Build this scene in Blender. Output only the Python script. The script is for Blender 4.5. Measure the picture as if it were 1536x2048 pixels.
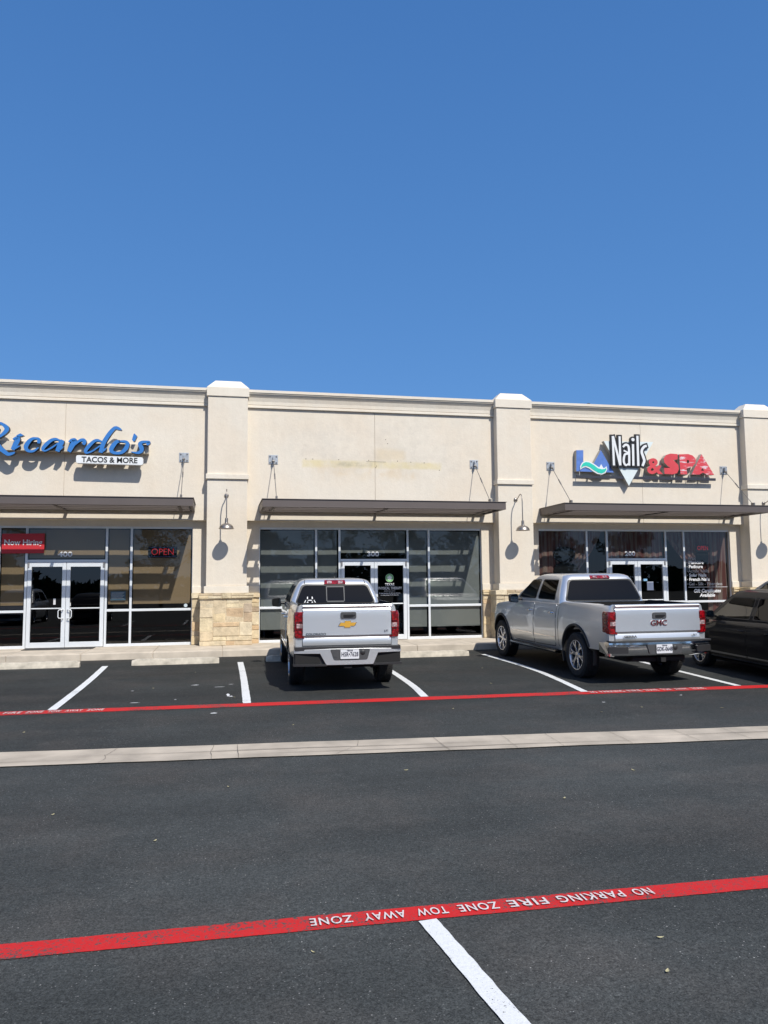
import bpy, bmesh, math, random
from mathutils import Vector, Matrix, geometry
from math import sin, cos, pi, radians
random.seed(7)
C = bpy.context.scene
for o in list(bpy.data.objects): bpy.data.objects.remove(o)

# ------------------------------------------------------------ camera
YAW, PITCH, ROLL = 0.2101, 0.0907, -0.0088
fw = Vector((sin(YAW)*cos(PITCH), cos(YAW)*cos(PITCH), sin(PITCH)))
r0 = Vector((cos(YAW), -sin(YAW), 0)); u0 = r0.cross(fw)
rt = cos(ROLL)*r0 + sin(ROLL)*u0; up = cos(ROLL)*u0 - sin(ROLL)*r0
cam = bpy.data.cameras.new('camera'); co = bpy.data.objects.new('camera', cam); C.collection.objects.link(co)
co.matrix_world = Matrix(((rt.x, up.x, -fw.x, 0), (rt.y, up.y, -fw.y, 0), (rt.z, up.z, -fw.z, 1.6), (0, 0, 0, 1)))
cam.sensor_fit = 'VERTICAL'; cam.sensor_height = 36; cam.lens = 1551.7/2048*36
cam.clip_start = 0.05; cam.clip_end = 3000
C.camera = co
# ------------------------------------------------------------ sky, sun, exposure
SUN_DIR = Vector((-0.307, 1.0, -1.16)).normalized()          # direction the light travels
SUN_EL = math.asin(-SUN_DIR.z); SUN_ROT = math.atan2(-SUN_DIR.x, -SUN_DIR.y)
w = bpy.data.worlds.new('World'); C.world = w; w.use_nodes = True
nt = w.node_tree; bg = nt.nodes['Background']
sky = nt.nodes.new('ShaderNodeTexSky'); sky.sky_type = 'NISHITA'; sky.sun_disc = False
sky.sun_elevation = SUN_EL; sky.sun_rotation = SUN_ROT; sky.altitude = 0
sky.air_density = 1.0; sky.dust_density = 0.0; sky.ozone_density = 5.0
tcw = nt.nodes.new('ShaderNodeTexCoord'); spw = nt.nodes.new('ShaderNodeSeparateXYZ'); nt.links.new(tcw.outputs['Generated'], spw.inputs[0])
rmp = nt.nodes.new('ShaderNodeValToRGB'); nt.links.new(spw.outputs[2], rmp.inputs[0]); el = rmp.color_ramp.elements
el[0].position = 0.0; el[0].color = (.132, .335, .70, 1); el[1].position = .75; el[1].color = (.046, .172, .49, 1); e2 = el.new(.25); e2.color = (.090, .275, .66, 1)
scw = nt.nodes.new('ShaderNodeVectorMath'); scw.operation = 'SCALE'; nt.links.new(rmp.outputs[0], scw.inputs[0]); scw.inputs['Scale'].default_value = 0.84/0.12
mxw = nt.nodes.new('ShaderNodeMix'); mxw.data_type = 'RGBA'; mxw.inputs[0].default_value = .82
# bright whitish aureole of the sky around the sun (behind the camera)
dt = nt.nodes.new('ShaderNodeVectorMath'); dt.operation = 'DOT_PRODUCT'; nt.links.new(tcw.outputs['Generated'], dt.inputs[0]); dt.inputs[1].default_value = -SUN_DIR
mz = nt.nodes.new('ShaderNodeMath'); mz.operation = 'MAXIMUM'; mz.inputs[1].default_value = 0; nt.links.new(dt.outputs['Value'], mz.inputs[0])
pz = nt.nodes.new('ShaderNodeMath'); pz.operation = 'POWER'; pz.inputs[1].default_value = 5; nt.links.new(mz.outputs[0], pz.inputs[0])
az = nt.nodes.new('ShaderNodeVectorMath'); az.operation = 'SCALE'; az.inputs[0].default_value = (4.5, 3.8, 3.0); nt.links.new(pz.outputs[0], az.inputs['Scale'])
adz = nt.nodes.new('ShaderNodeVectorMath'); adz.operation = 'ADD'; nt.links.new(mxw.outputs[2], adz.inputs[0]); nt.links.new(az.outputs[0], adz.inputs[1])
nt.links.new(sky.outputs[0], mxw.inputs[6]); nt.links.new(scw.outputs[0], mxw.inputs[7]); nt.links.new(adz.outputs[0], bg.inputs[0])
bg.inputs[1].default_value = 0.12
sl = bpy.data.lights.new('sun', 'SUN'); sl.energy = 4.15; sl.angle = radians(0.5); sl.color = (1, 0.955, 0.88)
so = bpy.data.objects.new('sun', sl); C.collection.objects.link(so)
so.rotation_euler = SUN_DIR.to_track_quat('-Z', 'Y').to_euler(); so.location = (5, -10, 20)
C.render.engine = 'CYCLES'
C.view_settings.view_transform = 'Standard'; C.view_settings.look = 'None'
C.view_settings.gamma = 1; C.view_settings.exposure = 0.21
C.cycles.max_bounces = 10; C.cycles.transparent_max_bounces = 24; C.cycles.caustics_reflective = False; C.cycles.caustics_refractive = False

# ------------------------------------------------------------ helpers
ORG = {}
COLL = C.collection
def tagit(o, label=None, cat=None, group=None, kind=None):
    if label: o['label'] = label
    if cat: o['category'] = cat
    if group: o['group'] = group
    if kind: o['kind'] = kind
    return o
def thing(name, label, cat, loc=(0, 0, 0), group=None):
    o = bpy.data.objects.new(name, None); COLL.objects.link(o); o.location = loc
    o.empty_display_size = 0.2; ORG[o.name] = Vector(loc)
    return tagit(o, label, cat, group)

def subdiv_poly(poly, step):
    """n-gon in 2D -> bmesh cut into a grid of about `step`"""
    bm = bmesh.new(); vs = [bm.verts.new((p[0], p[1], 0)) for p in poly]; bm.faces.new(vs)
    xs = [p[0] for p in poly]; ys = [p[1] for p in poly]
    for ax, lo, hi in ((0, min(xs), max(xs)), (1, min(ys), max(ys))):
        n = int((hi-lo)/step)
        for i in range(1, n+1):
            c = [0, 0, 0]; c[ax] = lo+(hi-lo)*i/(n+1); nn = [0, 0, 0]; nn[ax] = 1
            bmesh.ops.bisect_plane(bm, geom=bm.verts[:]+bm.edges[:]+bm.faces[:], plane_co=c, plane_no=nn)
    return bm
def round_poly(poly, r, n=4):
    out = []; N = len(poly)
    for i in range(N):
        a, b, c = (Vector(poly[i-1][:2]), Vector(poly[i][:2]), Vector(poly[(i+1) % N][:2]))
        d1 = (a-b); d2 = (c-b); rr = min(r, d1.length*.45, d2.length*.45)
        p = b+d1.normalized()*rr; q = b+d2.normalized()*rr
        for k in range(n+1):
            t = k/n; out.append(tuple((1-t)**2*p+2*t*(1-t)*b+t*t*q))
    return out

_fcache = {}
def text_geo(body, size=1.0, offset=0.0, depth=0.002, align='CENTER', spacing=1.0, shear=0.0):
    key = (body, size, offset, depth, align, spacing, shear)
    if key in _fcache: return _fcache[key]
    cu = bpy.data.curves.new('t', 'FONT'); cu.body = body; cu.size = size; cu.offset = offset
    cu.extrude = depth/2; cu.align_x = align; cu.align_y = 'CENTER'; cu.resolution_u = 3; cu.space_character = spacing; cu.shear = shear
    ob = bpy.data.objects.new('t', cu); COLL.objects.link(ob)
    dg = bpy.context.evaluated_depsgraph_get(); me = bpy.data.meshes.new_from_object(ob.evaluated_get(dg))
    v = [tuple(x.co) for x in me.vertices]; f = [tuple(p.vertices) for p in me.polygons]
    bpy.data.objects.remove(ob); bpy.data.curves.remove(cu); bpy.data.meshes.remove(me)
    _fcache[key] = (v, f); return v, f

class MB:
    def __init__(s): s.v = []; s.f = []; s.m = []
    def add(s, v, f, m=0):
        b = len(s.v); s.v += [tuple(x) for x in v]
        for i, x in enumerate(f):
            s.f.append(tuple(b+k for k in x)); s.m.append(m if isinstance(m, int) else m[i])
        return s
    def box(s, x0, x1, y0, y1, z0, z1, m=0):
        v = [(x, y, z) for x in (x0, x1) for y in (y0, y1) for z in (z0, z1)]
        f = [(0, 1, 3, 2), (4, 6, 7, 5), (0, 4, 5, 1), (2, 3, 7, 6), (0, 2, 6, 4), (1, 5, 7, 3)]
        return s.add(v, f, m)
    def prism(s, poly, y0, y1, holes=(), m=0, ms=None, plane='xz', back=True):
        """2D outline, front face at y0, back at y1; ms = material of sides"""
        ms = m if ms is None else ms
        loops = [[Vector((p[0], p[1], 0)) for p in poly]]+[[Vector((p[0], p[1], 0)) for p in h] for h in holes]
        tri = geometry.tessellate_polygon(loops); pts = [p for l in loops for p in l]
        def P(p, d):
            if plane == 'xz': return (p[0], d, p[1])
            if plane == 'yz': return (d, p[0], p[1])
            return (p[0], p[1], d)
        n = len(pts); v = [P(p, y0) for p in pts]+[P(p, y1) for p in pts]
        f = []; mm = []
        for t in tri:
            f.append(tuple(t)); mm.append(m)
            if back: f.append(tuple(n+k for k in reversed(t))); mm.append(m)
        b = 0
        for l in loops:
            k = len(l)
            for i in range(k):
                j = (i+1) % k; f.append((b+i, b+j, n+b+j, n+b+i)); mm.append(ms)
            b += k
        return s.add(v, f, mm)
    def tube(s, pts, r, n=8, m=0, cap=True):
        pts = [Vector(p) for p in pts]; rs = r if isinstance(r, (list, tuple)) else [r]*len(pts)
        v = []; f = []; up_ = None
        for i, p in enumerate(pts):
            t = (pts[min(i+1, len(pts)-1)]-pts[max(i-1, 0)]).normalized()
            if up_ is None: up_ = t.orthogonal().normalized()
            a = (up_-t*up_.dot(t)).normalized(); up_ = a; b = t.cross(a)
            for k in range(n):
                an = 2*pi*k/n; v.append(p+(a*cos(an)+b*sin(an))*rs[i])
        for i in range(len(pts)-1):
            for k in range(n):
                f.append((i*n+k, i*n+(k+1) % n, (i+1)*n+(k+1) % n, (i+1)*n+k))
        if cap: f.append(tuple(range(n-1, -1, -1))); f.append(tuple((len(pts)-1)*n+k for k in range(n)))
        return s.add(v, f, m)
    def lathe(s, prof, c=(0, 0, 0), axis='z', n=32, m=0, closed=False):
        v = []; f = []; L = len(prof)
        for i in range(n):
            a = 2*pi*i/n
            for r, h in prof:
                if axis == 'z': q = (r*cos(a), r*sin(a), h)
                elif axis == 'x': q = (h, r*cos(a), r*sin(a))
                else: q = (r*cos(a), h, r*sin(a))
                v.append((c[0]+q[0], c[1]+q[1], c[2]+q[2]))
        for i in range(n):
            j = (i+1) % n
            for k in range(L if closed else L-1):
                k2 = (k+1) % L; f.append((i*L+k, j*L+k, j*L+k2, i*L+k2))
        return s.add(v, f, m)
    def loft(s, rings, m=0, cap=True, closed=True):
        n = len(rings[0]); v = [p for r in rings for p in r]; f = []
        for i in range(len(rings)-1):
            for k in range(n if closed else n-1):
                f.append((i*n+k, i*n+(k+1) % n, (i+1)*n+(k+1) % n, (i+1)*n+k))
        if cap: f.append(tuple(range(n-1, -1, -1))); f.append(tuple((len(rings)-1)*n+k for k in range(n)))
        return s.add(v, f, m)
    def patch(s, poly, fn, step=0.06, m=0, rim=0.0, rimv=None):
        """2D outline mapped on a surface by fn(a,b,off); rim = depth of the edge going inwards"""
        bm = subdiv_poly(poly, step); bm.verts.ensure_lookup_table()
        n = len(bm.verts); v = [fn(x.co.x, x.co.y, 0) for x in bm.verts]; f = [tuple(a.index for a in q.verts) for q in bm.faces]
        bm.verts.index_update()
        f = [tuple(a.index for a in q.verts) for q in bm.faces]
        if rim:
            v += [fn(x.co.x, x.co.y, -rim) for x in bm.verts]
            for e in bm.edges:
                if len(e.link_faces) == 1:
                    a, b = e.verts[0].index, e.verts[1].index; f.append((a, b, n+b, n+a))
        bm.free(); return s.add(v, f, m)
    def text(s, body, size, at, u=(1, 0, 0), vv=(0, 0, 1), depth=0.004, sx=1.0, offset=0.0, align='CENTER', m=0, spacing=1.0, shear=0.0):
        tv, tf = text_geo(body, size, offset, depth, align, spacing, shear)
        u = Vector(u); vv = Vector(vv); n = u.cross(vv); at = Vector(at)
        return s.add([at+u*(p[0]*sx)+vv*p[1]+n*p[2] for p in tv], tf, m)
    def stroke(s, pts, y0, y1, m=0, ms=None, grow=0.0, capn=6):
        """calligraphic stroke: (x, z, width) points -> extruded ribbon"""
        P = [Vector((p[0], p[1])) for p in pts]; W = [p[2]/2+grow for p in pts]
        # Catmull-Rom refine
        Q = []; WW = []
        if len(P) == 2: Q = P; WW = W
        else:
            for i in range(len(P)-1):
                a, b, c, d = P[max(i-1, 0)], P[i], P[i+1], P[min(i+2, len(P)-1)]
                for k in range(5):
                    t = k/5; Q.append(0.5*((2*b)+(c-a)*t+(2*a-5*b+4*c-d)*t*t+(3*b-3*c+d-a)*t**3)); WW.append(W[i]*(1-t)+W[i+1]*t)
            Q.append(P[-1]); WW.append(W[-1])
        L = []; R = []
        for i, p in enumerate(Q):
            t = (Q[min(i+1, len(Q)-1)]-Q[max(i-1, 0)]).normalized(); nn = Vector((-t.y, t.x))
            e = Vector((0, 0))
            if grow and i == 0: e = -t*grow
            if grow and i == len(Q)-1: e = t*grow
            L.append(p+nn*WW[i]+e); R.append(p-nn*WW[i]+e)
        ms = m if ms is None else ms
        n = len(Q); v = [(q.x, y, q.y) for y in (y0, y1) for q in L+R]; f = []; mm = []
        for i in range(n-1):
            f.append((i, i+1, n+i+1, n+i)); mm.append(m)
            f.append((i, i+1, 2*n+i+1, 2*n+i)); mm.append(ms)
            f.append((n+i, n+i+1, 3*n+i+1, 3*n+i)); mm.append(ms)
        f.append((0, n, 3*n, 2*n)); mm.append(ms); f.append((n-1, 2*n-1, 4*n-1, 3*n-1)); mm.append(ms)
        return s.add(v, f, mm)
    def build(s, name, mats, parent=None, label=None, bevel=0.0, smooth=0.0, recalc=True, seg=2):
        if not isinstance(mats, (list, tuple)): mats = [mats]
        org = ORG[parent.name] if parent is not None else Vector((0, 0, 0))
        me = bpy.data.meshes.new(name); me.from_pydata([tuple(Vector(p)-org) for p in s.v], [], s.f)
        for m in mats: me.materials.append(m)
        me.polygons.foreach_set('material_index', s.m)
        me.validate()
        if recalc:
            bm = bmesh.new(); bm.from_mesh(me); bmesh.ops.recalc_face_normals(bm, faces=bm.faces[:]); bm.to_mesh(me); bm.free()
        if smooth:
            me.polygons.foreach_set('use_smooth', [True]*len(me.polygons))
            me.set_sharp_from_angle(angle=radians(smooth))
        o = bpy.data.objects.new(name, me); COLL.objects.link(o)
        if parent is not None: o.parent = parent
        ORG[o.name] = org
        if label: o['label'] = label
        if bevel:
            b = o.modifiers.new('bevel', 'BEVEL'); b.width = bevel; b.segments = seg; b.limit_method = 'ANGLE'; b.angle_limit = radians(35)
        return o
def carve(o, cutters):
    """boolean-subtract the cutter objects and bake the result"""
    for c in cutters:
        md = o.modifiers.new('cut', 'BOOLEAN'); md.object = c; md.operation = 'DIFFERENCE'; md.solver = 'EXACT'
    dg = bpy.context.evaluated_depsgraph_get(); me = bpy.data.meshes.new_from_object(o.evaluated_get(dg))
    o.modifiers.clear(); old = o.data; o.data = me; bpy.data.meshes.remove(old)
    for c in cutters: bpy.data.objects.remove(c)
def structure(o): o['kind'] = 'structure'; return o

# ------------------------------------------------------------ materials
def newmat(name):
    m = bpy.data.materials.new(name); m.use_nodes = True; t = m.node_tree
    return m, t, t.nodes['Principled BSDF']
def N(t, kind, **kw):
    n = t.nodes.new('ShaderNode'+kind)
    for k, v in kw.items():
        if k.startswith('i'): n.inputs[int(k[1:])].default_value = v
        else: setattr(n, k, v)
    return n
def mat(name, col, rough=0.6, metal=0.0, coat=0.0, var=0.0, vscale=4.0, bump=0.0, bscale=60.0, spec=0.5, coatr=0.05, bdist=0.01):
    m, t, p = newmat(name)
    p.inputs['Base Color'].default_value = (*col, 1); p.inputs['Roughness'].default_value = rough; p.inputs['Metallic'].default_value = metal
    p.inputs['Coat Weight'].default_value = coat; p.inputs['Coat Roughness'].default_value = coatr; p.inputs['Specular IOR Level'].default_value = spec
    if var or bump:
        tc = N(t, 'TexCoord')
    if var:
        n = N(t, 'TexNoise'); n.inputs['Scale'].default_value = vscale; n.inputs['Detail'].default_value = 6
        t.links.new(tc.outputs['Object'], n.inputs['Vector'])
        r = N(t, 'MapRange'); r.inputs[1].default_value = 0.3; r.inputs[2].default_value = 0.7; r.inputs[3].default_value = 1-var; r.inputs[4].default_value = 1+var
        t.links.new(n.outputs[0], r.inputs[0])
        mx = N(t, 'VectorMath', operation='SCALE'); mx.inputs[0].default_value = col
        t.links.new(r.outputs[0], mx.inputs['Scale']); t.links.new(mx.outputs[0], p.inputs['Base Color'])
    if bump:
        n2 = N(t, 'TexNoise'); n2.inputs['Scale'].default_value = bscale; n2.inputs['Detail'].default_value = 4
        t.links.new(tc.outputs['Object'], n2.inputs['Vector'])
        b = N(t, 'Bump'); b.inputs['Strength'].default_value = bump; b.inputs['Distance'].default_value = bdist
        t.links.new(n2.outputs[0], b.inputs['Height']); t.links.new(b.outputs[0], p.inputs['Normal'])
    return m
def emit(name, col, st):
    m, t, p = newmat(name); p.inputs['Base Color'].default_value = (*[c*.3 for c in col], 1)
    p.inputs['Emission Color'].default_value = (*col, 1); p.inputs['Emission Strength'].default_value = st; return m
def glassmat(name, tint, refl, rough=0.0):
    m = bpy.data.materials.new(name); m.use_nodes = True; t = m.node_tree; t.nodes.clear()
    o = N(t, 'OutputMaterial'); mix = N(t, 'MixShader'); tr = N(t, 'BsdfTransparent'); gl = N(t, 'BsdfGlossy')
    tr.inputs[0].default_value = (*tint, 1); gl.inputs['Roughness'].default_value = rough; gl.inputs[0].default_value = (1, 1, 1, 1)
    lw = N(t, 'LayerWeight'); lw.inputs[0].default_value = 0.25
    r = N(t, 'MapRange'); r.inputs[3].default_value = refl; r.inputs[4].default_value = min(1, refl+0.7)
    t.links.new(lw.outputs['Facing'], r.inputs[0])
    pw = N(t, 'Math', operation='POWER'); pw.inputs[1].default_value = 3.0
    t.links.new(lw.outputs['Facing'], pw.inputs[0]); t.links.new(pw.outputs[0], r.inputs[0])
    t.links.new(r.outputs[0], mix.inputs[0]); t.links.new(tr.outputs[0], mix.inputs[1]); t.links.new(gl.outputs[0], mix.inputs[2]); t.links.new(mix.outputs[0], o.inputs[0])
    return m
# ============================================================ ground, markings
def g(y):
    t = min(max((y-8.4)/9.0, 0), 1); return -0.12+0.15*t**1.3
def asphalt():
    m, t, p = newmat('asphalt'); L = t.links
    tc = N(t, 'TexCoord'); co_ = tc.outputs['Object']
    def noise(sc, det=5, rough=0.55, stretch=None):
        n = N(t, 'TexNoise'); n.inputs['Scale'].default_value = sc; n.inputs['Detail'].default_value = det; n.inputs['Roughness'].default_value = rough
        if stretch:
            mp = N(t, 'Mapping'); mp.inputs['Scale'].default_value = stretch; L.new(co_, mp.inputs[0]); L.new(mp.outputs[0], n.inputs[0])
        else: L.new(co_, n.inputs[0])
        return n.outputs[0]
    def mr(v, a, b, c, d):
        r = N(t, 'MapRange'); r.inputs[1].default_value = a; r.inputs[2].default_value = b; r.inputs[3].default_value = c; r.inputs[4].default_value = d
        L.new(v, r.inputs[0]); return r.outputs[0]
    def math(op, a, b):
        n = N(t, 'Math', operation=op)
        for i, x in enumerate((a, b)):
            if isinstance(x, (int, float)): n.inputs[i].default_value = x
            else: L.new(x, n.inputs[i])
        return n.outputs[0]
    big = mr(noise(0.35), .35, .65, .84, 1.18)
    streak = mr(noise(1.0, 6, .6, (.35, 1.6, 1)), .35, .7, .90, 1.18)
    mid = mr(noise(9, 4), .3, .7, .9, 1.1)
    fine = mr(noise(120, 4, .8), .36, .66, .42, 1.6)
    f2 = mr(noise(42, 4, .75), .36, .66, .72, 1.3)
    sy = N(t, 'SeparateXYZ'); L.new(co_, sy.inputs[0])
    seal = mr(math('ADD', sy.outputs[1], math('MULTIPLY', noise(.8), 2.0)), 8.2, 12.5, 1.0, .66)      # fresher, darker sealcoat in the stalls
    big = math('MULTIPLY', big, seal)
    k = math('MULTIPLY', math('MULTIPLY', math('MULTIPLY', big, streak), math('MULTIPLY', mid, fine)), f2)
    # tint: cool to slightly reddish-brown worn patches
    rp = N(t, 'ValToRGB'); L.new(noise(0.9, 7, .6), rp.inputs[0])
    e = rp.color_ramp.elements; e[0].position = .45; e[0].color = (.0515, .0555, .0535, 1); e[1].position = .68; e[1].color = (.068, .066, .061, 1)
    sc = N(t, 'VectorMath', operation='SCALE'); L.new(rp.outputs[0], sc.inputs[0]); L.new(k, sc.inputs['Scale'])
    # pale stone chips: sparse voronoi cells
    col = sc.outputs[0]
    for scale, rad, thr, c in ((34, .13, .88, (.34, .33, .31)), (60, .2, .84, (.20, .20, .19)), (9, .04, .88, (.45, .42, .36))):
        vo = N(t, 'TexVoronoi'); vo.inputs['Scale'].default_value = scale; L.new(co_, vo.inputs['Vector'])
        nz = N(t, 'Math', operation='MULTIPLY'); d = math('LESS_THAN', vo.outputs['Distance'], rad)
        sx = N(t, 'SeparateColor'); L.new(vo.outputs['Color'], sx.inputs[0])
        msk = math('MULTIPLY', d, math('GREATER_THAN', sx.outputs[0], thr))
        msk = math('MULTIPLY', msk, mr(noise(1.3, 4), .42, .58, .35, 1))
        mx = N(t, 'Mix', data_type='RGBA'); L.new(msk, mx.inputs[0]); L.new(col, mx.inputs[6]); mx.inputs[7].default_value = (*c, 1)
        col = mx.outputs[2]
    L.new(col, p.inputs['Base Color']); p.inputs['Roughness'].default_value = .82; p.inputs['Specular IOR Level'].default_value = .18
    b = N(t, 'Bump'); b.inputs['Strength'].default_value = .7; b.inputs['Distance'].default_value = .006
    L.new(math('ADD', noise(120, 4, .7), math('MULTIPLY', noise(30, 3), .8)), b.inputs['Height']); L.new(b.outputs[0], p.inputs['Normal'])
    return m
ASPH = asphalt()
def paint(name, col, wear=.5, edge=.0):
    """road paint: worn so that the asphalt shows through in fine specks"""
    m, t, p = newmat(name); L = t.links; tc = N(t, 'TexCoord')
    n = N(t, 'TexNoise'); n.inputs['Scale'].default_value = 55; n.inputs['Detail'].default_value = 5; n.inputs['Roughness'].default_value = .75; L.new(tc.outputs['Object'], n.inputs[0])
    n2 = N(t, 'TexNoise'); n2.inputs['Scale'].default_value = 2.2; n2.inputs['Detail'].default_value = 4; L.new(tc.outputs['Object'], n2.inputs[0])
    a = N(t, 'Math', operation='MULTIPLY_ADD'); L.new(n2.outputs[0], a.inputs[0]); a.inputs[1].default_value = .45; L.new(n.outputs[0], a.inputs[2])
    r = N(t, 'MapRange'); r.inputs[1].default_value = wear+.25; r.inputs[2].default_value = wear+.33; L.new(a.outputs[0], r.inputs[0])
    mx = N(t, 'Mix', data_type='RGBA'); L.new(r.outputs[0], mx.inputs[0]); mx.inputs[6].default_value = (*col, 1); mx.inputs[7].default_value = (.07, .065, .062, 1)
    v = N(t, 'MapRange'); v.inputs[1].default_value = .3; v.inputs[2].default_value = .7; v.inputs[3].default_value = .82; v.inputs[4].default_value = 1.1; L.new(n.outputs[0], v.inputs[0])
    s = N(t, 'VectorMath', operation='SCALE'); L.new(mx.outputs[2], s.inputs[0]); L.new(v.outputs[0], s.inputs['Scale']); L.new(s.outputs[0], p.inputs['Base Color'])
    p.inputs['Roughness'].default_value = .7; p.inputs['Specular IOR Level'].default_value = .2
    b = N(t, 'Bump'); b.inputs['Strength'].default_value = .5; b.inputs['Distance'].default_value = .004; L.new(n.outputs[0], b.inputs['Height']); L.new(b.outputs[0], p.inputs['Normal'])
    return m
RED = paint('red_road_paint', (.56, .022, .022), .51); WHITE = paint('white_road_paint', (.70, .71, .70), .58); STENCIL = paint('stencil_paint', (.66, .60, .58), .57)
CONC = mat('concrete', (.53, .465, .375), .85, var=.16, vscale=3.5, bump=.35, bscale=120)
GUTTER = mat('gutter_concrete', (.44, .38, .30), .9, var=.24, vscale=2.2, bump=.5, bscale=90)
DARKLINE = mat('joint', (.15, .125, .10), .9)

xs = [-400, -120, -60, -30]+[-20+1.0*i for i in range(61)]+[60, 120, 400]
ys = [-400, -100, -30, -12, -6, 0, 4, 8, 8.4]+[8.4+.25*i for i in range(1, 37)]+[18, 30, 60, 400]
b = MB(); b.add([(x, y, g(y)) for x in xs for y in ys], [(i*len(ys)+j, (i+1)*len(ys)+j, (i+1)*len(ys)+j+1, i*len(ys)+j+1) for i in range(len(xs)-1) for j in range(len(ys)-1)])
structure(b.build('ground', ASPH, smooth=60))

def strip(name, pts, width, m, dz=.004, jit=.0, seed=1):
    """painted strip along a polyline, draped on the ground"""
    rnd = random.Random(seed); P = []
    for _ in range(3):
        if len(pts) < 3: break
        q_ = [pts[0]]
        for a, c in zip(pts, pts[1:]): q_ += [(a[0]*.75+c[0]*.25, a[1]*.75+c[1]*.25), (a[0]*.25+c[0]*.75, a[1]*.25+c[1]*.75)]
        pts = q_+[pts[-1]]
    for i in range(len(pts)-1):
        a, c = Vector(pts[i]), Vector(pts[i+1]); n = max(1, int((c-a).length/.05))
        P += [a+(c-a)*(k/n) for k in range(n)]
    P.append(Vector(pts[-1])); v = []; f = []
    for i, p in enumerate(P):
        t = (P[min(i+1, len(P)-1)]-P[max(i-1, 0)]).normalized(); nn = Vector((-t.y, t.x))
        for s in (1, -1):
            q = p+nn*(s*(width/2+rnd.uniform(-jit, jit))); v.append((q.x, q.y, g(q.y)+dz))
    for i in range(len(P)-1): f.append((2*i, 2*i+1, 2*i+3, 2*i+2))
    bb = MB(); bb.add(v, f); o = bb.build(name, m, recalc=False)
    for poly in o.data.polygons: pass
    return structure(o)
def upright(o):
    bm = bmesh.new(); bm.from_mesh(o.data)
    for f in bm.faces:
        if f.normal.z < 0: f.normal_flip()
    bm.to_mesh(o.data); bm.free()
# far parking stalls
sx = [(-10.1, 16.3, -10.2, 11.7), (-7.5, 16.3, -7.6, 11.55), (-4.85, 16.3, -4.9, 11.45)]
for x0, y0, x1, y1 in sx: strip('parking_line', [(x0, y0), (x1, y1)], .115, WHITE, .008, .003, int(x0*10) % 97)
strip('parking_line', [(-2.16, 16.26), (-2.14, 14), (-2.19, 11.40)], .115, WHITE, .008, .003, 3)
strip('parking_line', [(.45, 16.27), (.45, 14), (.41, 11.32)], .115, WHITE, .008, .003, 4)
strip('parking_line', [(3.16, 16.3), (3.12, 12.59), (2.99, 11.26)], .115, WHITE, .008, .003, 5)
strip('parking_line', [(5.70, 16.41), (5.80, 14.03), (5.66, 12.5), (5.47, 11.12)], .115, WHITE, .008, .003, 6)
strip('parking_line', [(8.42, 16.41), (8.33, 14.53), (8.10, 11.10)], .115, WHITE, .008, .003, 7)
strip('parking_line', [(11.1, 16.41), (10.9, 14.5), (10.7, 11.0)], .115, WHITE, .008, .003, 8)
strip('parking_line', [(13.8, 16.41), (13.5, 10.9)], .115, WHITE, .008, .003, 9)
strip('fire_lane_line', [(-14, 11.60), (-2.83, 11.30), (8.07, 10.97), (16, 10.7)], .27, RED, .004, .006, 10)
strip('fire_lane_line', [(-12, 4.25), (-.99, 4.13), (3.08, 4.045), (14, 3.8)], .165, RED, .004, .002, 11)
for x in (-6.3, -3.9, -1.45): strip('parking_line', [(x, 4.04), (x+.03, -.6)], .108, WHITE, .008, .002, int(x*7) % 91)
strip('parking_line', [(1.06, 3.99), (1.5, -.6)], .098, WHITE, .008, .0025, 21)
for x in (3.75, 6.4, 9.0): strip('parking_line', [(x, 3.9), (x+.03, -.6)], .108, WHITE, .008, .002, int(x*7) % 91)

def ground_text(name, words, xa, ya, xb, yb, h, sx_, flip=False, m=STENCIL):
    a = Vector((xa, ya)); c = Vector((xb, yb)); d = (c-a); ln = d.length; d.normalize()
    u = d*(-1 if flip else 1); vv = Vector((-u.y, u.x))
    tot = sum(len(wd) for wd in words)+1.1*(len(words)-1); pos = 0; B = MB()
    for wd in words:
        ctr = (pos+len(wd)/2)/tot; pos += len(wd)+1.1
        p = (a if not flip else c)+u*(ctr*ln)
        tv, tf = text_geo(wd, 1.0, .012, 0.0, 'CENTER', 1.12)
        wmax = max(q[0] for q in tv)-min(q[0] for q in tv); s = len(wd)/tot*ln/wmax
        vs = []
        for q in tv:
            P2 = p+u*(q[0]*s)+vv*(q[1]*h/.73); vs.append((P2.x, P2.y, g(P2.y)+.0115))
        B.add(vs, tf)
    return structure(B.build(name, m, recalc=False))
ground_text('fire_lane_lettering', ['FIRE', 'ZONE', 'TOW', 'AWAY', 'ZONE'], -2.76, 11.27, -1.50, 11.25, .15, 1)
ground_text('fire_lane_lettering', ['NO', 'PARKING', 'FIRE', 'ZONE', 'TOW', 'AWAY', 'ZONE'], 5.51, 11.03, 7.42, 10.98, .15, 1)
ground_text('fire_lane_lettering', ['NO', 'PARKING', 'FIRE', 'ZONE', 'TOW', 'AWAY', 'ZONE'], .47, 4.095, 2.36, 4.065, .088, 1, flip=True)

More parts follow.
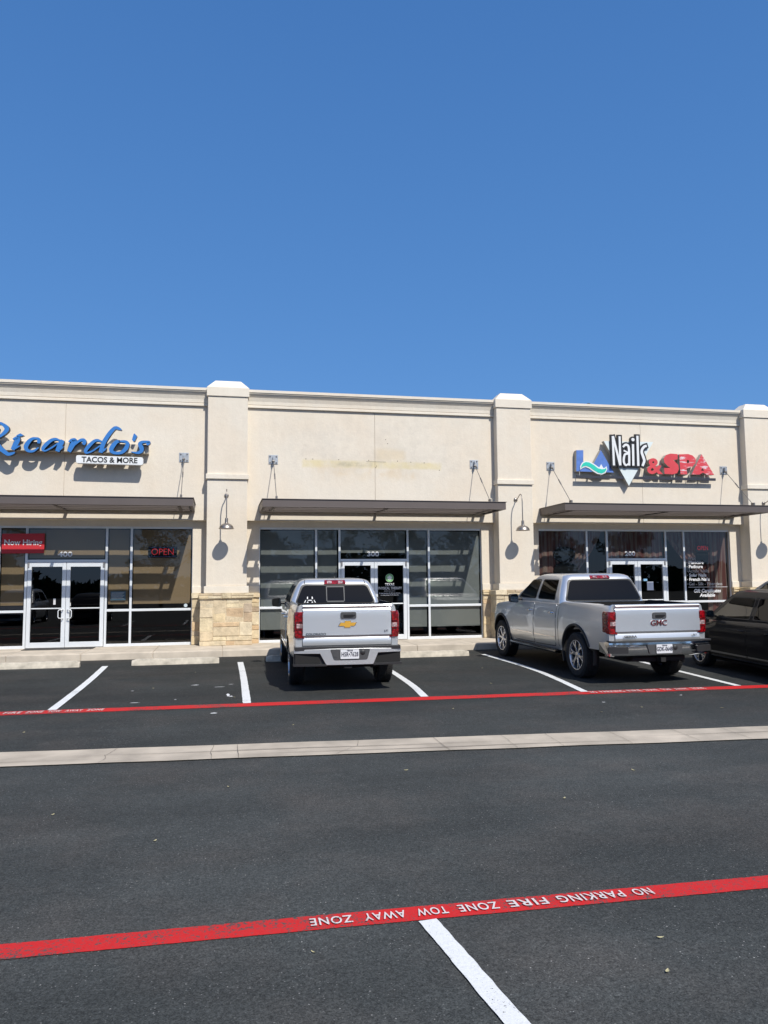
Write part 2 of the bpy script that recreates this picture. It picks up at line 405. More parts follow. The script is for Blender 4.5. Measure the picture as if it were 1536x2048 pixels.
# valley gutter: concrete band with cracks
def gy(x): return 8.49-.083*(x+2.1)
gx = [-40+.5*i for i in range(181)]
rnd = random.Random(5); B = MB(); v = []; f = []
for x in gx:
    c = gy(x)
    for k, (dy, dz) in enumerate(((.33, .012), (.12, .008), (-.1, .007), (-.33, .011))):
        y = c+dy+rnd.uniform(-.012, .012)*(k in (0, 3)); v.append((x, y, g(y)+dz))
for i in range(len(gx)-1):
    for k in range(3): f.append((4*i+k, 4*i+k+1, 4*i+k+5, 4*i+k+4))
B.add(v, f); gut = structure(B.build('gutter_strip', GUTTER)); upright(gut)
B = MB()
def crack(pts, wd):
    P = []
    for i in range(len(pts)-1):
        for k in range(4):
            t = k/4; P.append((pts[i][0]*(1-t)+pts[i+1][0]*t+rnd.uniform(-.006, .006), pts[i][1]*(1-t)+pts[i+1][1]*t))
    P.append(pts[-1]); vv = []
    for x, dy in P:
        y = gy(x)+dy; z = g(y)+.016
        ww = wd*rnd.uniform(.3, .7); vv += [(x-ww, y, z), (x+ww, y, z)]
    B.add(vv, [(2*i, 2*i+1, 2*i+3, 2*i+2) for i in range(len(P)-1)])
crack([(-1.02, .32), (-1.06, .1), (-1.10, 0), (-1.07, -.15), (-1.12, -.32)], .005)
crack([(-.03, .32), (-.06, -.05), (-.05, -.32)], .004); crack([(.22, .33), (.21, -.33)], .004)
crack([(1.50, .32), (1.45, .05), (1.25, -.2), (1.17, -.32)], .004); crack([(2.33, .33), (2.33, -.33)], .005)
for x in (3.1, 3.6, 4.35, 5.1, 5.7, 6.5): crack([(x, .32), (x-.02, .05), (x-.06, -.32)], .004)
for x in (-2.6, -4.1, -6, 8, 10.5): crack([(x, .32), (x+.02, -.32)], .004)
for d0, amp_ in ((.02, .012), (-.17, .01)):
    P_ = [(-12+.12*i, d0+amp_*sin(i*.31)+rnd.uniform(-.004, .004)) for i in range(230)]; vv = []
    for i, (x, dy) in enumerate(P_):
        y = gy(x)+dy; ww = max(0, .004*sin(i*.13+d0*9)+.003)+.0006; vv += [(x, y-ww, g(y)+.0145), (x, y+ww, g(y)+.0145)]
    B.add(vv, [(2*i, 2*i+2, 2*i+3, 2*i+1) for i in range(len(P_)-1)])
ck = B.build('gutter_crack', DARKLINE); upright(ck); ck.parent = gut; ck['kind'] = 'structure'

# sidewalk with kerb face
SWF = 17.36; B = MB()
edge = [-60]+[-11.5+1.45*i for i in range(26)]+[60]
for i in range(len(edge)-1):
    B.box(edge[i]+.004, edge[i+1]-.004, SWF, SWF+.14, -.1, .168)
    B.box(edge[i]+.004, edge[i+1]-.004, SWF+.146, 19.6, -.1, .172)
B.box(-60, 60, SWF+.02, 19.5, -.1, .155)
structure(B.build('sidewalk', CONC, bevel=.012))

# old paint splashes beside the second stall line
B = MB(); rs_ = random.Random(9)
for cx, cy, rx_, ry_ in ((.16, 12.15, .03, .16), (.20, 12.0, .035, .05), (-.35, 13.3, .07, .03), (.02, 13.0, .12, .02), (.22, 13.25, .05, .015), (-.6, 11.9, .02, .02), (-1.3, 12.9, .03, .015), (-1.15, 11.75, .09, .02), (-.05, 10.65, .05, .04), (5.3, 10.2, .03, .02), (6.7, 10.5, .03, .02)):
    n = 14; ring = [(cx+rx_*rs_.uniform(.5, 1.1)*cos(2*pi*k/n), cy+ry_*rs_.uniform(.5, 1.1)*sin(2*pi*k/n)) for k in range(n)]
    B.add([(x, y, g(y)+.005) for x, y in ring], [tuple(range(n))])
structure(B.build('paint_splash', WHITE, recalc=False))
# wheel stops
STOP = mat('wheel_stop_concrete', (.50, .455, .37), .92, var=.25, vscale=7, bump=.8, bscale=70)
stops = [(-7.0, -5.3, 'first from the left edge'), (-4.35, -2.64, ''), (-1.67, .03, ''), (.97, 2.67, ''), (3.62, 5.33, ''), (6.25, 7.95, ''), (8.95, 10.65, '')]
labs = ['', 'pale concrete wheel stop at the left edge below the double doors numbered 400',
        'pale concrete wheel stop in the empty stall left of the smaller silver pickup',
        'wheel stop mostly hidden in shadow under the smaller silver pickup',
        'wheel stop in the empty stall between the two silver pickups',
        'wheel stop hidden in front of the larger silver pickup', 'wheel stop in the stall of the black car']
for (x0, x1, _), lb in zip(stops, labs):
    if not lb or x1 > 7: continue
    B = MB(); n = 14; rings = []; rr = random.Random(int(x0*13) % 100)
    for i in range(n+1):
        x = x0+(x1-x0)*i/n; e = .02 if i in (0, n) else 0; y0 = 16.24; gz = g(y0)
        prof = [(0+e, -.02), (.012+e, .05), (.035+e, .115-e), (.15-e, .12-e), (.185-e, .05), (.195-e, -.02)]
        rings.append([(x, y0+a+rr.uniform(-.004, .004), gz+bz+rr.uniform(-.005, .005)) for a, bz in prof])
    B.loft(rings); o = B.build('wheel_stop', STOP, bevel=.008)
    o.data.transform(Matrix.Translation((-(x0+x1)/2, -16.33, -.0))); o.location = ((x0+x1)/2, 16.33, 0)
    tagit(o, lb, 'wheel stop', 'concrete wheel stops at the head of the stalls')
# ============================================================ the strip-mall building
D, DP, DG, BAY = 18.95, 18.70, 19.20, 7.268
SW = .17
def stucco(name, col, var=.05, stain=False):
    m, t, p = newmat(name); L = t.links; tc = N(t, 'TexCoord'); geo = N(t, 'NewGeometry'); pos = geo.outputs['Position']
    def noise(sc, det=5, rough=.6, st=None):
        n = N(t, 'TexNoise'); n.inputs['Scale'].default_value = sc; n.inputs['Detail'].default_value = det; n.inputs['Roughness'].default_value = rough
        mp = N(t, 'Mapping'); mp.inputs['Scale'].default_value = st or (1, 1, 1); L.new(pos, mp.inputs[0]); L.new(mp.outputs[0], n.inputs[0]); return n.outputs[0]
    def mr(v, a, b_, c, d):
        r = N(t, 'MapRange'); r.inputs[1].default_value = a; r.inputs[2].default_value = b_; r.inputs[3].default_value = c; r.inputs[4].default_value = d; L.new(v, r.inputs[0]); return r.outputs[0]
    def mul(a, b_, op='MULTIPLY'):
        n = N(t, 'Math', operation=op)
        for i, x in enumerate((a, b_)):
            if isinstance(x, (int, float)): n.inputs[i].default_value = x
            else: L.new(x, n.inputs[i])
        return n.outputs[0]
    k = mul(mul(mr(noise(.9), .3, .7, 1-var, 1+var), mr(noise(5, 6, .7), .3, .7, 1-var, 1+var)), mul(mr(noise(3.0, 5, .6, (2.2, 2.2, .25)), .35, .7, 1.0+var*.5, 1-var), mr(noise(45, 3, .7), .3, .7, .965, 1.035)))
    sc = N(t, 'VectorMath', operation='SCALE'); sc.inputs[0].default_value = col; L.new(k, sc.inputs['Scale']); out = sc.outputs[0]
    # warm / pinkish drift
    rp = N(t, 'Mix', data_type='RGBA', blend_type='MULTIPLY'); rp.inputs[0].default_value = 1; L.new(out, rp.inputs[6])
    cr = N(t, 'ValToRGB'); L.new(noise(.7, 3), cr.inputs[0]); e = cr.color_ramp.elements; e[0].position = .4; e[0].color = (1, 1, 1, 1); e[1].position = .62; e[1].color = (1.0, .97, .94, 1)
    L.new(cr.outputs[0], rp.inputs[7]); out = rp.outputs[2]
    if stain:
        sp = N(t, 'SeparateXYZ'); L.new(pos, sp.inputs[0]); X, Z = sp.outputs[0], sp.outputs[2]
        def rect(x0, x1, z0, z1, soft):
            wob = mul(mul(noise(7, 5), .5, 'SUBTRACT'), soft*3)
            xx = mul(X, wob, 'ADD'); zz = mul(Z, wob, 'ADD')
            a = mul(mr(xx, x0-soft, x0+soft, 0, 1), mr(xx, x1-soft, x1+soft, 1, 0)); c = mul(mr(zz, z0-soft, z0+soft, 0, 1), mr(zz, z1-soft, z1+soft, 1, 0)); return mul(a, c)
        def over(o_, msk, colr, amt):
            mx = N(t, 'Mix', data_type='RGBA'); L.new(mul(msk, amt), mx.inputs[0]); L.new(o_, mx.inputs[6]); mx.inputs[7].default_value = (*colr, 1); return mx.outputs[2]
        out = over(out, mul(rect(2.0, 5.55, 4.46, 4.64, .03), mr(noise(4, 6), .35, .6, .35, 1)), (.66, .56, .28), .6)
        out = over(out, mul(rect(2.3, 4.9, 4.2, 4.5, .1), mr(noise(2.5), .4, .6, 0, 1)), (.64, .52, .36), .65)
        out = over(out, rect(3.83, 4.6, 4.66, 4.95, .06), (.66, .55, .38), .6)
        out = over(out, mul(rect(2.85, 3.75, 4.50, 4.60, .03), mr(noise(6), .4, .6, .2, 1)), (.36, .33, .24), .5)
        out = over(out, mul(rect(1.6, 6.6, 4.3, 5.8, .3), mr(noise(2.2, 7, .7), .46, .66, 0, 1)), (.42, .39, .34), .22)
    L.new(out, p.inputs['Base Color']); p.inputs['Roughness'].default_value = .9; p.inputs['Specular IOR Level'].default_value = .25
    b_ = N(t, 'Bump'); b_.inputs['Strength'].default_value = .55; b_.inputs['Distance'].default_value = .006; L.new(mul(noise(70, 4, .7), mul(noise(9, 3), 1.5), 'ADD'), b_.inputs['Height']); L.new(b_.outputs[0], p.inputs['Normal'])
    return m
STUC = stucco('stucco_wall', (.70, .64, .54), stain=True, var=.022); STUC2 = stucco('stucco_trim', (.72, .665, .565), var=.025)
def stonemat():
    m, t, p = newmat('limestone'); L = t.links; geo = N(t, 'NewGeometry'); ri = geo.outputs['Random Per Island']
    cr = N(t, 'ValToRGB'); L.new(ri, cr.inputs[0]); e = cr.color_ramp.elements; e[0].position = 0; e[0].color = (.57, .46, .29, 1); e[1].position = 1; e[1].color = (.62, .50, .31, 1)
    for pos, c in ((.2, (.63, .54, .38, 1)), (.4, (.58, .47, .31, 1)), (.55, (.66, .56, .37, 1)), (.7, (.56, .40, .24, 1)), (.8, (.46, .37, .27, 1)), (.88, (.66, .52, .32, 1))):
        x = e.new(pos); x.color = c
    n = N(t, 'TexNoise'); n.inputs['Scale'].default_value = 5; n.inputs['Detail'].default_value = 8; n.inputs['Roughness'].default_value = .65; L.new(geo.outputs['Position'], n.inputs[0])
    r = N(t, 'MapRange'); r.inputs[1].default_value = .3; r.inputs[2].default_value = .7; r.inputs[3].default_value = .72; r.inputs[4].default_value = 1.2; L.new(n.outputs[0], r.inputs[0])
    s = N(t, 'VectorMath', operation='SCALE'); L.new(cr.outputs[0], s.inputs[0]); L.new(r.outputs[0], s.inputs['Scale']); L.new(s.outputs[0], p.inputs['Base Color']); p.inputs['Roughness'].default_value = .92
    b_ = N(t, 'Bump'); b_.inputs['Strength'].default_value = 1; b_.inputs['Distance'].default_value = .035; L.new(n.outputs[0], b_.inputs['Height']); L.new(b_.outputs[0], p.inputs['Normal']); return m
STONE = stonemat(); MORTAR = mat('mortar', (.56, .46, .31), .95, var=.2, vscale=20)
ALU = mat('clear_aluminium', (.72, .75, .77), .42, metal=.2, var=.04, vscale=3)
GLASS = glassmat('storefront_glass', (.51, .53, .525), .05)
DOORGLASS = glassmat('door_glass', (.22, .23, .23), .055)
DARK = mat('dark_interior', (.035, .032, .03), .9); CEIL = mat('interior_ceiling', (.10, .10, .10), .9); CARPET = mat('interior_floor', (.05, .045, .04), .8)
WHITEL = mat('vinyl_white', (.78, .78, .78), .5); GREYL = mat('number_vinyl', (.62, .63, .64), .5); BLACK = mat('black_plastic', (.015, .015, .016), .45)
RUBBER = mat('black_gasket', (.01, .01, .01), .6)

bld = thing('strip_mall_building', 'long beige stucco strip mall with stone pillar bases and parapet cornice', 'building', (3.6, DP, SW))
P = [-.29+BAY*i for i in range(-1, 4)]; PW = .943         # left edges of pillars
XL, XR = P[0]-BAY+PW, P[-1]+PW+BAY
XL = P[0]-1.5; XR = P[-1]+PW+1.5
# upper wall panels between pillars, with control joints
joint = {-1: -3.52, 0: 3.82, 1: 11.2, 2: 18.4}
B = MB()
for i in range(4):
    a, c = P[i]+PW, P[i+1]; j = joint[i-1]
    B.box(a, j-.004, D, D+.25, 3.12, 6.05); B.box(j+.004, c, D, D+.25, 3.12, 6.05); B.box(j-.004, j+.004, D+.02, D+.25, 3.12, 6.05)
B.box(XL, P[0], D, D+.25, 0, 6.05); B.box(P[-1]+PW, XR, D, D+.25, 0, 6.05)
B.build('wall', STUC, bld)
B = MB(); z1 = 6.28
B.box(XL, XR, D+.25, D+.27, 3.12, 6.2); B.box(XL, XL+.2, D+.27, 32, 0, 6.2); B.box(XR-.2, XR, D+.27, 32, 0, 6.2); B.box(XL, XR, 32, 32.2, 0, 6.2)
B.build('rear_wall', STUC2, bld)
B = MB(); B.box(XL+.2, XR-.2, D+.28, 32, 5.55, 5.7); B.build('roof', mat('roof_membrane', (.5, .5, .48), .9), bld)
# cornice
prof = [(0, 5.885), (-.055, 5.885), (-.055, 5.93), (-.035, 5.935), (-.035, 5.955), (-.045, 5.96), (-.05, 6.04), (-.075, 6.13), (-.115, 6.185), (-.115, 6.205), (-.14, 6.21), (-.14, 6.235), (-.16, 6.24), (-.16, 6.305), (.3, 6.325), (.3, 6.06), (0, 6.05)]
spans = [(P[i]+PW+.002, P[i+1]-.002) for i in range(4)]+[(XL, P[0]-.002), (P[-1]+PW+.002, XR)]
for a, c in spans:
    B = MB(); B.loft([[(x, D+q[0], q[1]) for q in prof] for x in (a, c)]); B.build('cornice', STUC2, bld)

def ashlar(B, x0, x1, yf, yb, z0, z1, seed, course=None):
    """random rubble limestone: each block its own island, slightly uneven"""
    rr = random.Random(seed); nx = max(2, int((x1-x0)/.098)); nz = max(2, int((z1-z0)/.10)); occ = [[0]*nz for _ in range(nx)]
    dx, dz = (x1-x0)/nx, (z1-z0)/nz
    for k in range(nz):
        for i in range(nx):
            if occ[i][k]: continue
            wmax = 1
            W_ = rr.choice([2, 3, 3, 4, 5, 6]); H_ = rr.choice([1, 1, 2, 2, 3])
            while wmax < W_ and i+wmax < nx and not occ[i+wmax][k]: wmax += 1
            if i+wmax < nx and nx-(i+wmax) == 1: wmax += 1 if not occ[i+wmax][k] else 0
            h = 1
            while h < H_ and k+h < nz and all(not occ[i+q][k+h] for q in range(wmax)): h += 1
            for q in range(wmax):
                for r_ in range(h): occ[i+q][k+r_] = 1
            gp = .006; j = rr.uniform(-.012, .008)
            a, c_ = x0+i*dx+gp*(i > 0), x0+(i+wmax)*dx-gp*(i+wmax < nx); e, f_ = z0+k*dz+gp, z0+(k+h)*dz-gp*(k+h < nz)
            o = [rr.uniform(-.006, .006) for _ in range(12)]
            v = [(a+o[0], yf+j+o[1], e+o[2]), (c_+o[3], yf+j+o[4], e+o[5]), (c_+o[6], yf+j+o[7], f_+o[8]), (a+o[9], yf+j+o[10], f_+o[11]), (a, yb, e), (c_, yb, e), (c_, yb, f_), (a, yb, f_)]
            B.add(v, [(0, 1, 2, 3), (4, 7, 6, 5), (0, 4, 5, 1), (1, 5, 6, 2), (2, 6, 7, 3), (3, 7, 4, 0)])
for i, px in enumerate(P):
    a, c = px, px+PW
    B = MB(); B.box(a, c, DP, 19.3, 1.55, 6.09); pil = B.build('pillar', STUC, bld, bevel=.012)
    B = MB(); o = .03
    B.box(a-o, c+o, DP-o, D+.33, 6.09, 6.30); z = 6.30
    zt = 6.50; q = .2
    v = [(a-o, DP-o, z), (c+o, DP-o, z), (c+o, D+.33, z), (a-o, D+.33, z), (a-o+q, DP-o+q*.8, zt), (c+o-q, DP-o+q*.8, zt), (c+o-q, D+.33-q*.8, zt), (a-o+q, D+.33-q*.8, zt)]
    B.add(v, [(4, 5, 6, 7), (0, 1, 5, 4), (1, 2, 6, 5), (2, 3, 7, 6), (3, 0, 4, 7), (0, 3, 2, 1)]); B.build('cap', STUC2, pil, bevel=.006)
    B = MB(); B.box(a-.03, c+.03, DP-.045, D+.02, 4.085, 4.205); B.build('band', STUC2, pil, bevel=.008)
    # inner pier between pillar and windows, base trim, stone
    pa, pc = a-.325, c+.315
    for q0, q1 in ((pa, a), (c, pc)): B = MB(); B.box(q0, q1, 19.12, 19.3, 1.55, 3.12); B.build('pier', STUC, bld)
    B = MB(); B.box(a-.045, c+.045, DP-.05, 19.15, 1.385, 1.55); B.box(pa-.002, a-.046, 19.095, 19.3, 1.385, 1.55); B.box(c+.046, pc+.002, 19.095, 19.3, 1.385, 1.55); B.build('base_trim', STUC2, pil, bevel=.008)
    B = MB(); s0 = 101+i*17
    ashlar(B, a-.13, c+.13, DP-.06, 19.3, SW, 1.255, s0); ashlar(B, a-.16, c+.16, DP-.1, 19.3, 1.262, 1.383, s0+3)
    ashlar(B, pa, a-.135, 19.07, 19.35, SW, 1.255, s0+5); ashlar(B, c+.135, pc, 19.07, 19.35, SW, 1.255, s0+7)
    ashlar(B, pa-.01, a-.165, 19.03, 19.35, 1.262, 1.383, s0+9); ashlar(B, c+.165, pc+.01, 19.03, 19.35, 1.262, 1.383, s0+11)
    B.box(a-.124, c+.124, DP-.054, 19.3, SW, 1.25, 1); B.box(a-.15, c+.15, DP-.09, 19.3, 1.25, 1.375, 1); B.box(pa+.006, pc-.006, 19.078, 19.34, SW, 1.37, 1)
    B.build('stone_base', [STONE, MORTAR], bld, bevel=.008)
# storefront bays
MX = [.96, 2.36, 2.945, 4.695, 5.25, 6.665]     # mullion lines of the middle bay
MW, MD = .052, .10
SILL, MIDR, HEAD, DH = SW+.02, 1.01, 2.955, 2.155
SHADE3 = mat('grey_solar_shade', (.44, .455, .44), .9, var=.03, vscale=1.5); SHADE4 = mat('tan_solar_shade', (.60, .42, .25), .9, var=.06, vscale=1.2)
def bay(k, sh, shade, cut, units):
    dx = BAY*k; X = [x+dx for x in MX]; f0, f1 = DG-.035, DG+.025
    B = MB()
    for x in X: B.box(x-MW/2, x+MW/2, f0, f1, SILL-.02, HEAD+.02)
    segs = [(X[i]+MW/2, X[i+1]-MW/2) for i in range(5)]
    for i, (a, c) in enumerate(segs):
        B.box(a, c, f0, f1, HEAD-.03, HEAD+.02)
        if i != 2: B.box(a, c, f0, f1, SILL-.02, SILL+.045); B.box(a, c, f0, f1, MIDR-.028, MIDR+.028)
        else: B.box(a, c, f0, f1, DH-.02, DH+.04)
    fr = B.build('window_frame', ALU, bld, bevel=.004)
    # header above the frame (behind the lintel) and jamb fillers
    B = MB(); B.box(X[0]-.06, X[-1]+.06, 19.13, 19.32, HEAD+.02, 3.14); B.box(P[k+1]+PW, X[0]-MW/2, 19.14, 19.3, 2.9, 3.119); B.build('header', STUC2, bld)
    for i, (a, c) in enumerate(segs):
        ps = [(SILL+.045, MIDR-.028), (MIDR+.028, HEAD-.03)] if i != 2 else [(DH+.04, HEAD-.03)]
        for z0, z1_ in ps:
            B = MB(); B.add([(a, DG, z0), (c, DG, z0), (c, DG, z1_), (a, DG, z1_)], [(0, 1, 2, 3)]); B.build('glass_pane', GLASS, fr, recalc=False)
    # doors
    a, c = segs[2]; mid = (a+c)/2; B = MB()
    for (d0, d1, side) in ((a+.012, mid-.004, 1), (mid+.004, c-.012, -1)):
        B = MB(); z0, z1_ = SW+.012, DH-.025; st = .085
        B.box(d0, d0+st, f0-.012, f1-.004, z0, z1_); B.box(d1-st, d1, f0-.012, f1-.004, z0, z1_)
        B.box(d0+st, d1-st, f0-.012, f1-.02, z1_-.10, z1_); B.box(d0+st, d1-st, f0-.012, f1-.004, z0, z0+.12)
        B.box(d0+st, d1-st, f0+.006, f1-.012, 1.06, 1.085)
        dr = B.build('door', ALU, bld, bevel=.004)
        B = MB(); B.add([(d0+st, DG, z0+.12), (d1-st, DG, z0+.12), (d1-st, DG, z1_-.10), (d0+st, DG, z1_-.10)], [(0, 1, 2, 3)]); B.build('door_glass', DOORGLASS, dr, recalc=False)
        hx = d1-.045 if side == 1 else d0+.045; s_ = -1 if side == 1 else 1
        B = MB(); y = f0-.012
        B.tube([(hx, y, 1.045), (hx+s_*.01, y-.06, 1.045), (hx+s_*.075, y-.07, 1.04), (hx+s_*.095, y-.07, 1.01), (hx+s_*.095, y-.07, .88), (hx+s_*.075, y-.07, .85), (hx+s_*.01, y-.06, .845), (hx, y, .845)], .012, 8)
        B.build('handle', ALU, dr, smooth=60)
        B = MB(); B.box((d0+.0 if side == 1 else d1-.035), (d0+.035 if side == 1 else d1), f0-.03, f0-.011, DH-.14, DH-.03); B.build('hinge', mat('dark_alu', (.2, .2, .21), .5), dr)
    # interior
    B = MB(); ia, ic = P[k+1]+.2, P[k+2]+.7
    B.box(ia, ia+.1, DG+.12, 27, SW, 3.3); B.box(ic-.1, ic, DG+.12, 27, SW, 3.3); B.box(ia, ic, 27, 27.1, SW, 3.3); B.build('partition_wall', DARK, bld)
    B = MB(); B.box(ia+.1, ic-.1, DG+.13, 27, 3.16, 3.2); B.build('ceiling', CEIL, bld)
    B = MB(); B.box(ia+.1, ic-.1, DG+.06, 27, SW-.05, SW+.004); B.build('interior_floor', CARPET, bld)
    for i, (zb, lo) in sh.items():
        a, c = segs[i]; B = MB(); n = 24; v = []
        for q in range(n+1):
            z = lo+(zb-lo)*q/n
            for r_ in range(5):
                v.append((a+.02+(c-a-.05)*r_/4, DG+.036+.003*sin(z*5+i*2)*sin(r_*1.7), z+.012*sin(i*3+1)*(r_/4-.5)))
        B.add(v, [(5*q+r_, 5*q+r_+1, 5*q+r_+6, 5*q+r_+5) for q in range(n) for r_ in range(4)])
        B.box(a+.02, c-.03, DG+.031, DG+.043, lo-.02, lo)
        B.build('roller_shade', shade, bld, recalc=False, smooth=60)
    if units:
        B = MB(); xn = {400: -3.49, 300: 3.80, 200: 10.90, 100: 18.1}[units]
        B.text(str(units), .16, (xn, DG-.006, 2.315), depth=.002, sx=1.3, offset=.005); B.build('address_number', WHITEL, bld)
T4 = (2.9, 1.17); T3 = (2.9, .50)
bay(-1, {0: T4, 1: T4, 2: (2.9, 2.25), 3: T4, 4: T4}, SHADE4, None, 400)
bay(0, {0: T3, 1: T3, 2: (2.9, 2.37), 3: T3, 4: T3}, SHADE3, None, 300)
bay(1, {}, None, None, 200)
bay(2, {}, None, None, 100)
B = MB()
for q, (x, y) in enumerate(((2.08, 4.66), (2.25, 4.66), (2.9, 4.66), (3.66, 4.66), (4.4, 4.66), (4.75, 4.64), (5.1, 4.63), (5.5, 4.45), (3.84, 4.48), (3.86, 4.52), (4.1, 5.2), (4.15, 5.1))):
    B = MB(); B.lathe([(.001, -.002), (.012, -.002), (.012, 0)], (x, D, y), 'y', 8); B.build('bolt_hole', DARKLINE, bld)
B = MB(); B.box(3.6, 4.1, D-.002, D, 4.625, 4.632); B.build('wall_crack', DARKLINE, bld)

# curtains in the salon
def curtmat(name, c1, c2):
    m, t, p = newmat(name); L = t.links; tc = N(t, 'TexCoord')
    wv = N(t, 'TexNoise'); mp = N(t, 'Mapping'); mp.inputs['Scale'].default_value = (14, 14, .4); L.new(tc.outputs['Object'], mp.inputs[0]); L.new(mp.outputs[0], wv.inputs[0]); wv.inputs['Scale'].default_value = 1
    cr = N(t, 'ValToRGB'); e = cr.color_ramp.elements; e[0].position = .42; e[0].color = (*c1, 1); e[1].position = .58; e[1].color = (*c2, 1)
    L.new(wv.outputs[0], cr.inputs[0]); L.new(cr.outputs[0], p.inputs['Base Color']); p.inputs['Roughness'].default_value = .8; return m
CUR = curtmat('rose_striped_curtain', (.30, .11, .10), (.46, .33, .28))
def curtain(x0, x1, zt, zb, tie=None, y=DG+.08, amp=.016, freq=30):
    """gathered cloth; tie=(x,z) pulls the lower part sideways"""
    n, k = 90, 22; v = []
    for j in range(k+1):
        t = j/k; z = zt+(zb-zt)*t
        for i in range(n+1):
            s = i/n; x = x0+(x1-x0)*s
            if tie:
                q = min(1, (zt-z)/(zt-tie[1])) if z > tie[1] else 1-min(.6, (tie[1]-z)*.6)
                q = q**1.3; xc = tie[0]; x = x*(1-q*.86)+xc*(q*.86)
            v.append((x, y+amp*sin(s*freq*(x1-x0))+.02*sin(s*7+t*3), z))
    B = MB(); B.add(v, [(j*(n+1)+i, j*(n+1)+i+1, (j+1)*(n+1)+i+1, (j+1)*(n+1)+i) for j in range(k) for i in range(n)])
    return B.build('curtain', CUR, bld, recalc=False, smooth=80)
X2 = [x+BAY for x in MX]
curtain(X2[0]+.05, X2[0]+.55, 2.92, .3, amp=.014)
curtain(X2[0]+.45, X2[1]+.5, 2.92, 1.2, tie=(X2[0]+.75, 1.55), y=DG+.12)
curtain(X2[2]+.03, X2[3]-.03, 2.92, 2.20, amp=.014, freq=30)
curtain(X2[3]+.05, X2[4]+1.1, 2.92, 1.2, tie=(X2[4]+1.25, 1.3), y=DG+.12)
curtain(X2[4]+.75, X2[5]-.03, 2.92, .3, amp=.014, y=DG+.07)
# sign backs standing behind the left salon window: two dark oval boards
B = MB()
for (cx, cz, rx, rz) in ((9.02, 2.30, .32, .21), (9.06, 1.86, .36, .24)):
    B.prism([(cx+rx*cos(a*pi/16), cz+rz*sin(a*pi/16)) for a in range(32)], DG+.06, DG+.09)
tagit(B.build('oval_window_sign', BLACK), 'dark double oval board hanging inside the left salon window', 'sign')
# window lettering of the salon
B = MB(); B2 = MB()
rows = [('Wax', 2.19, 0), ('Manicure', 2.075, 1), ('Pedicure', 1.96, 1), ('Acrylic Nails', 1.84, 0), ('Solar Nails', 1.725, 1), ('French Nails', 1.61, 1), ('Gel - Silk - Fiberglass', 1.485, 0)]
for tx, z, bold in rows:
    (B if bold else B2).text(tx, .125, (12.635+(.02 if bold else 0), DG-.006, z), depth=.002, sx=.98, offset=.0028 if bold else .0008, align='LEFT')
    if tx != 'Wax': B2.lathe([(.001, -.001), (.012, -.001), (.012, .001)], (12.605, DG-.006, z), 'y', 8)
B.box(12.62, 13.83, DG-.006, DG-.004, 1.395, 1.405)
B.text('Gift Certificates', .135, (13.19, DG-.006, 1.295), depth=.002, sx=.96, offset=.0032, shear=.25); B.text('Available', .135, (13.19, DG-.006, 1.175), depth=.002, sx=.96, offset=.0032, shear=.25)
B.build('window_lettering', WHITEL, bld); B2.build('window_lettering', mat('grey_vinyl', (.42, .42, .42), .5), bld)
# clinic lettering on the right door leaf
GRN = mat('green_vinyl', (.16, .42, .14), .5)
B = MB(); B.lathe([(.001, 0), (.105, 0), (.105, .002)], (4.22, DG-.012, 1.715), 'y', 40); B.build('clinic_emblem', mat('pale_green_vinyl', (.55, .70, .50), .5), bld)
B = MB(); B.lathe([(.066, -.002), (.098, -.002), (.098, 0), (.066, 0)], (4.22, DG-.013, 1.715), 'y', 40, closed=True); B.build('emblem_ring', GRN, bld)
B = MB(); st = [(4.22+(.07 if q % 2 == 0 else .030)*sin(q*pi/5), 1.715+(.07 if q % 2 == 0 else .030)*cos(q*pi/5)) for q in range(10)]
B.prism(st, DG-.020, DG-.017)
B.text('TEXAS', .10, (4.22, DG-.012, 1.545), depth=.002, sx=.82, offset=.001); B.text('PHYSICAL THERAPY', .095, (4.23, DG-.012, 1.455), depth=.002, sx=.72, offset=.001)
B.text('SPECIALISTS', .036, (4.22, DG-.012, 1.385), depth=.002, spacing=1.5)
B.text('Dr. Katie Henderson, PT, DPT, LAT, ATC, SCS', .033, (4.22, DG-.012, 1.33), depth=.002, offset=.001, sx=.85); B.text('Dr. Denise Borbon, PT, DPT, MEd, ATC', .033, (4.22, DG-.012, 1.285), depth=.002, offset=.001, sx=.85)
B.build('window_lettering', WHITEL, bld)
# papers and stickers on glass
def paper(x0, x1, z0, z1, col, nm='paper_notice', y=DG-.012, lines=0):
    B = MB(); B.box(x0, x1, y, y+.002, z0, z1)
    for q in range(lines): B.box(x0+.02, x1-.03-(q % 3)*.02, y-.002, y-.0005, z1-.03-q*(z1-z0-.05)/max(1, lines)-.004, z1-.03-q*(z1-z0-.05)/max(1, lines), 1)
    return B.build(nm, [mat(nm+'_m', col, .6), GREYL], bld)
paper(-2.47, -2.13, 1.24, 1.45, (.03, .07, .10), 'posted_menu', DG-.01, 7)
paper(-3.72, -3.67, 1.16, 1.30, (.6, .6, .6), 'door_sticker'); paper(-3.38, -3.34, 1.12, 1.2, (.6, .6, .6), 'door_sticker')
B = MB(); B.lathe([(.001, 0), (.05, 0), (.05, .002)], (-3.42, DG-.012, 1.26), 'y', 20); B.lathe([(.001, 0), (.042, 0), (.042, .002)], (-.76, DG-.012, 1.10), 'y', 20); B.build('round_sticker', mat('st', (.5, .58, .62), .6), bld)
paper(3.20, 3.52, 1.42, 1.66, (.42, .47, .45), 'paper_notice', DG-.012, 6)
paper(11.27, 11.38, 1.58, 1.64, (.2, .4, .6), 'door_sticker'); paper(11.37, 11.56, 1.33, 1.56, (.62, .66, .74), 'paper_notice', DG-.012, 3)
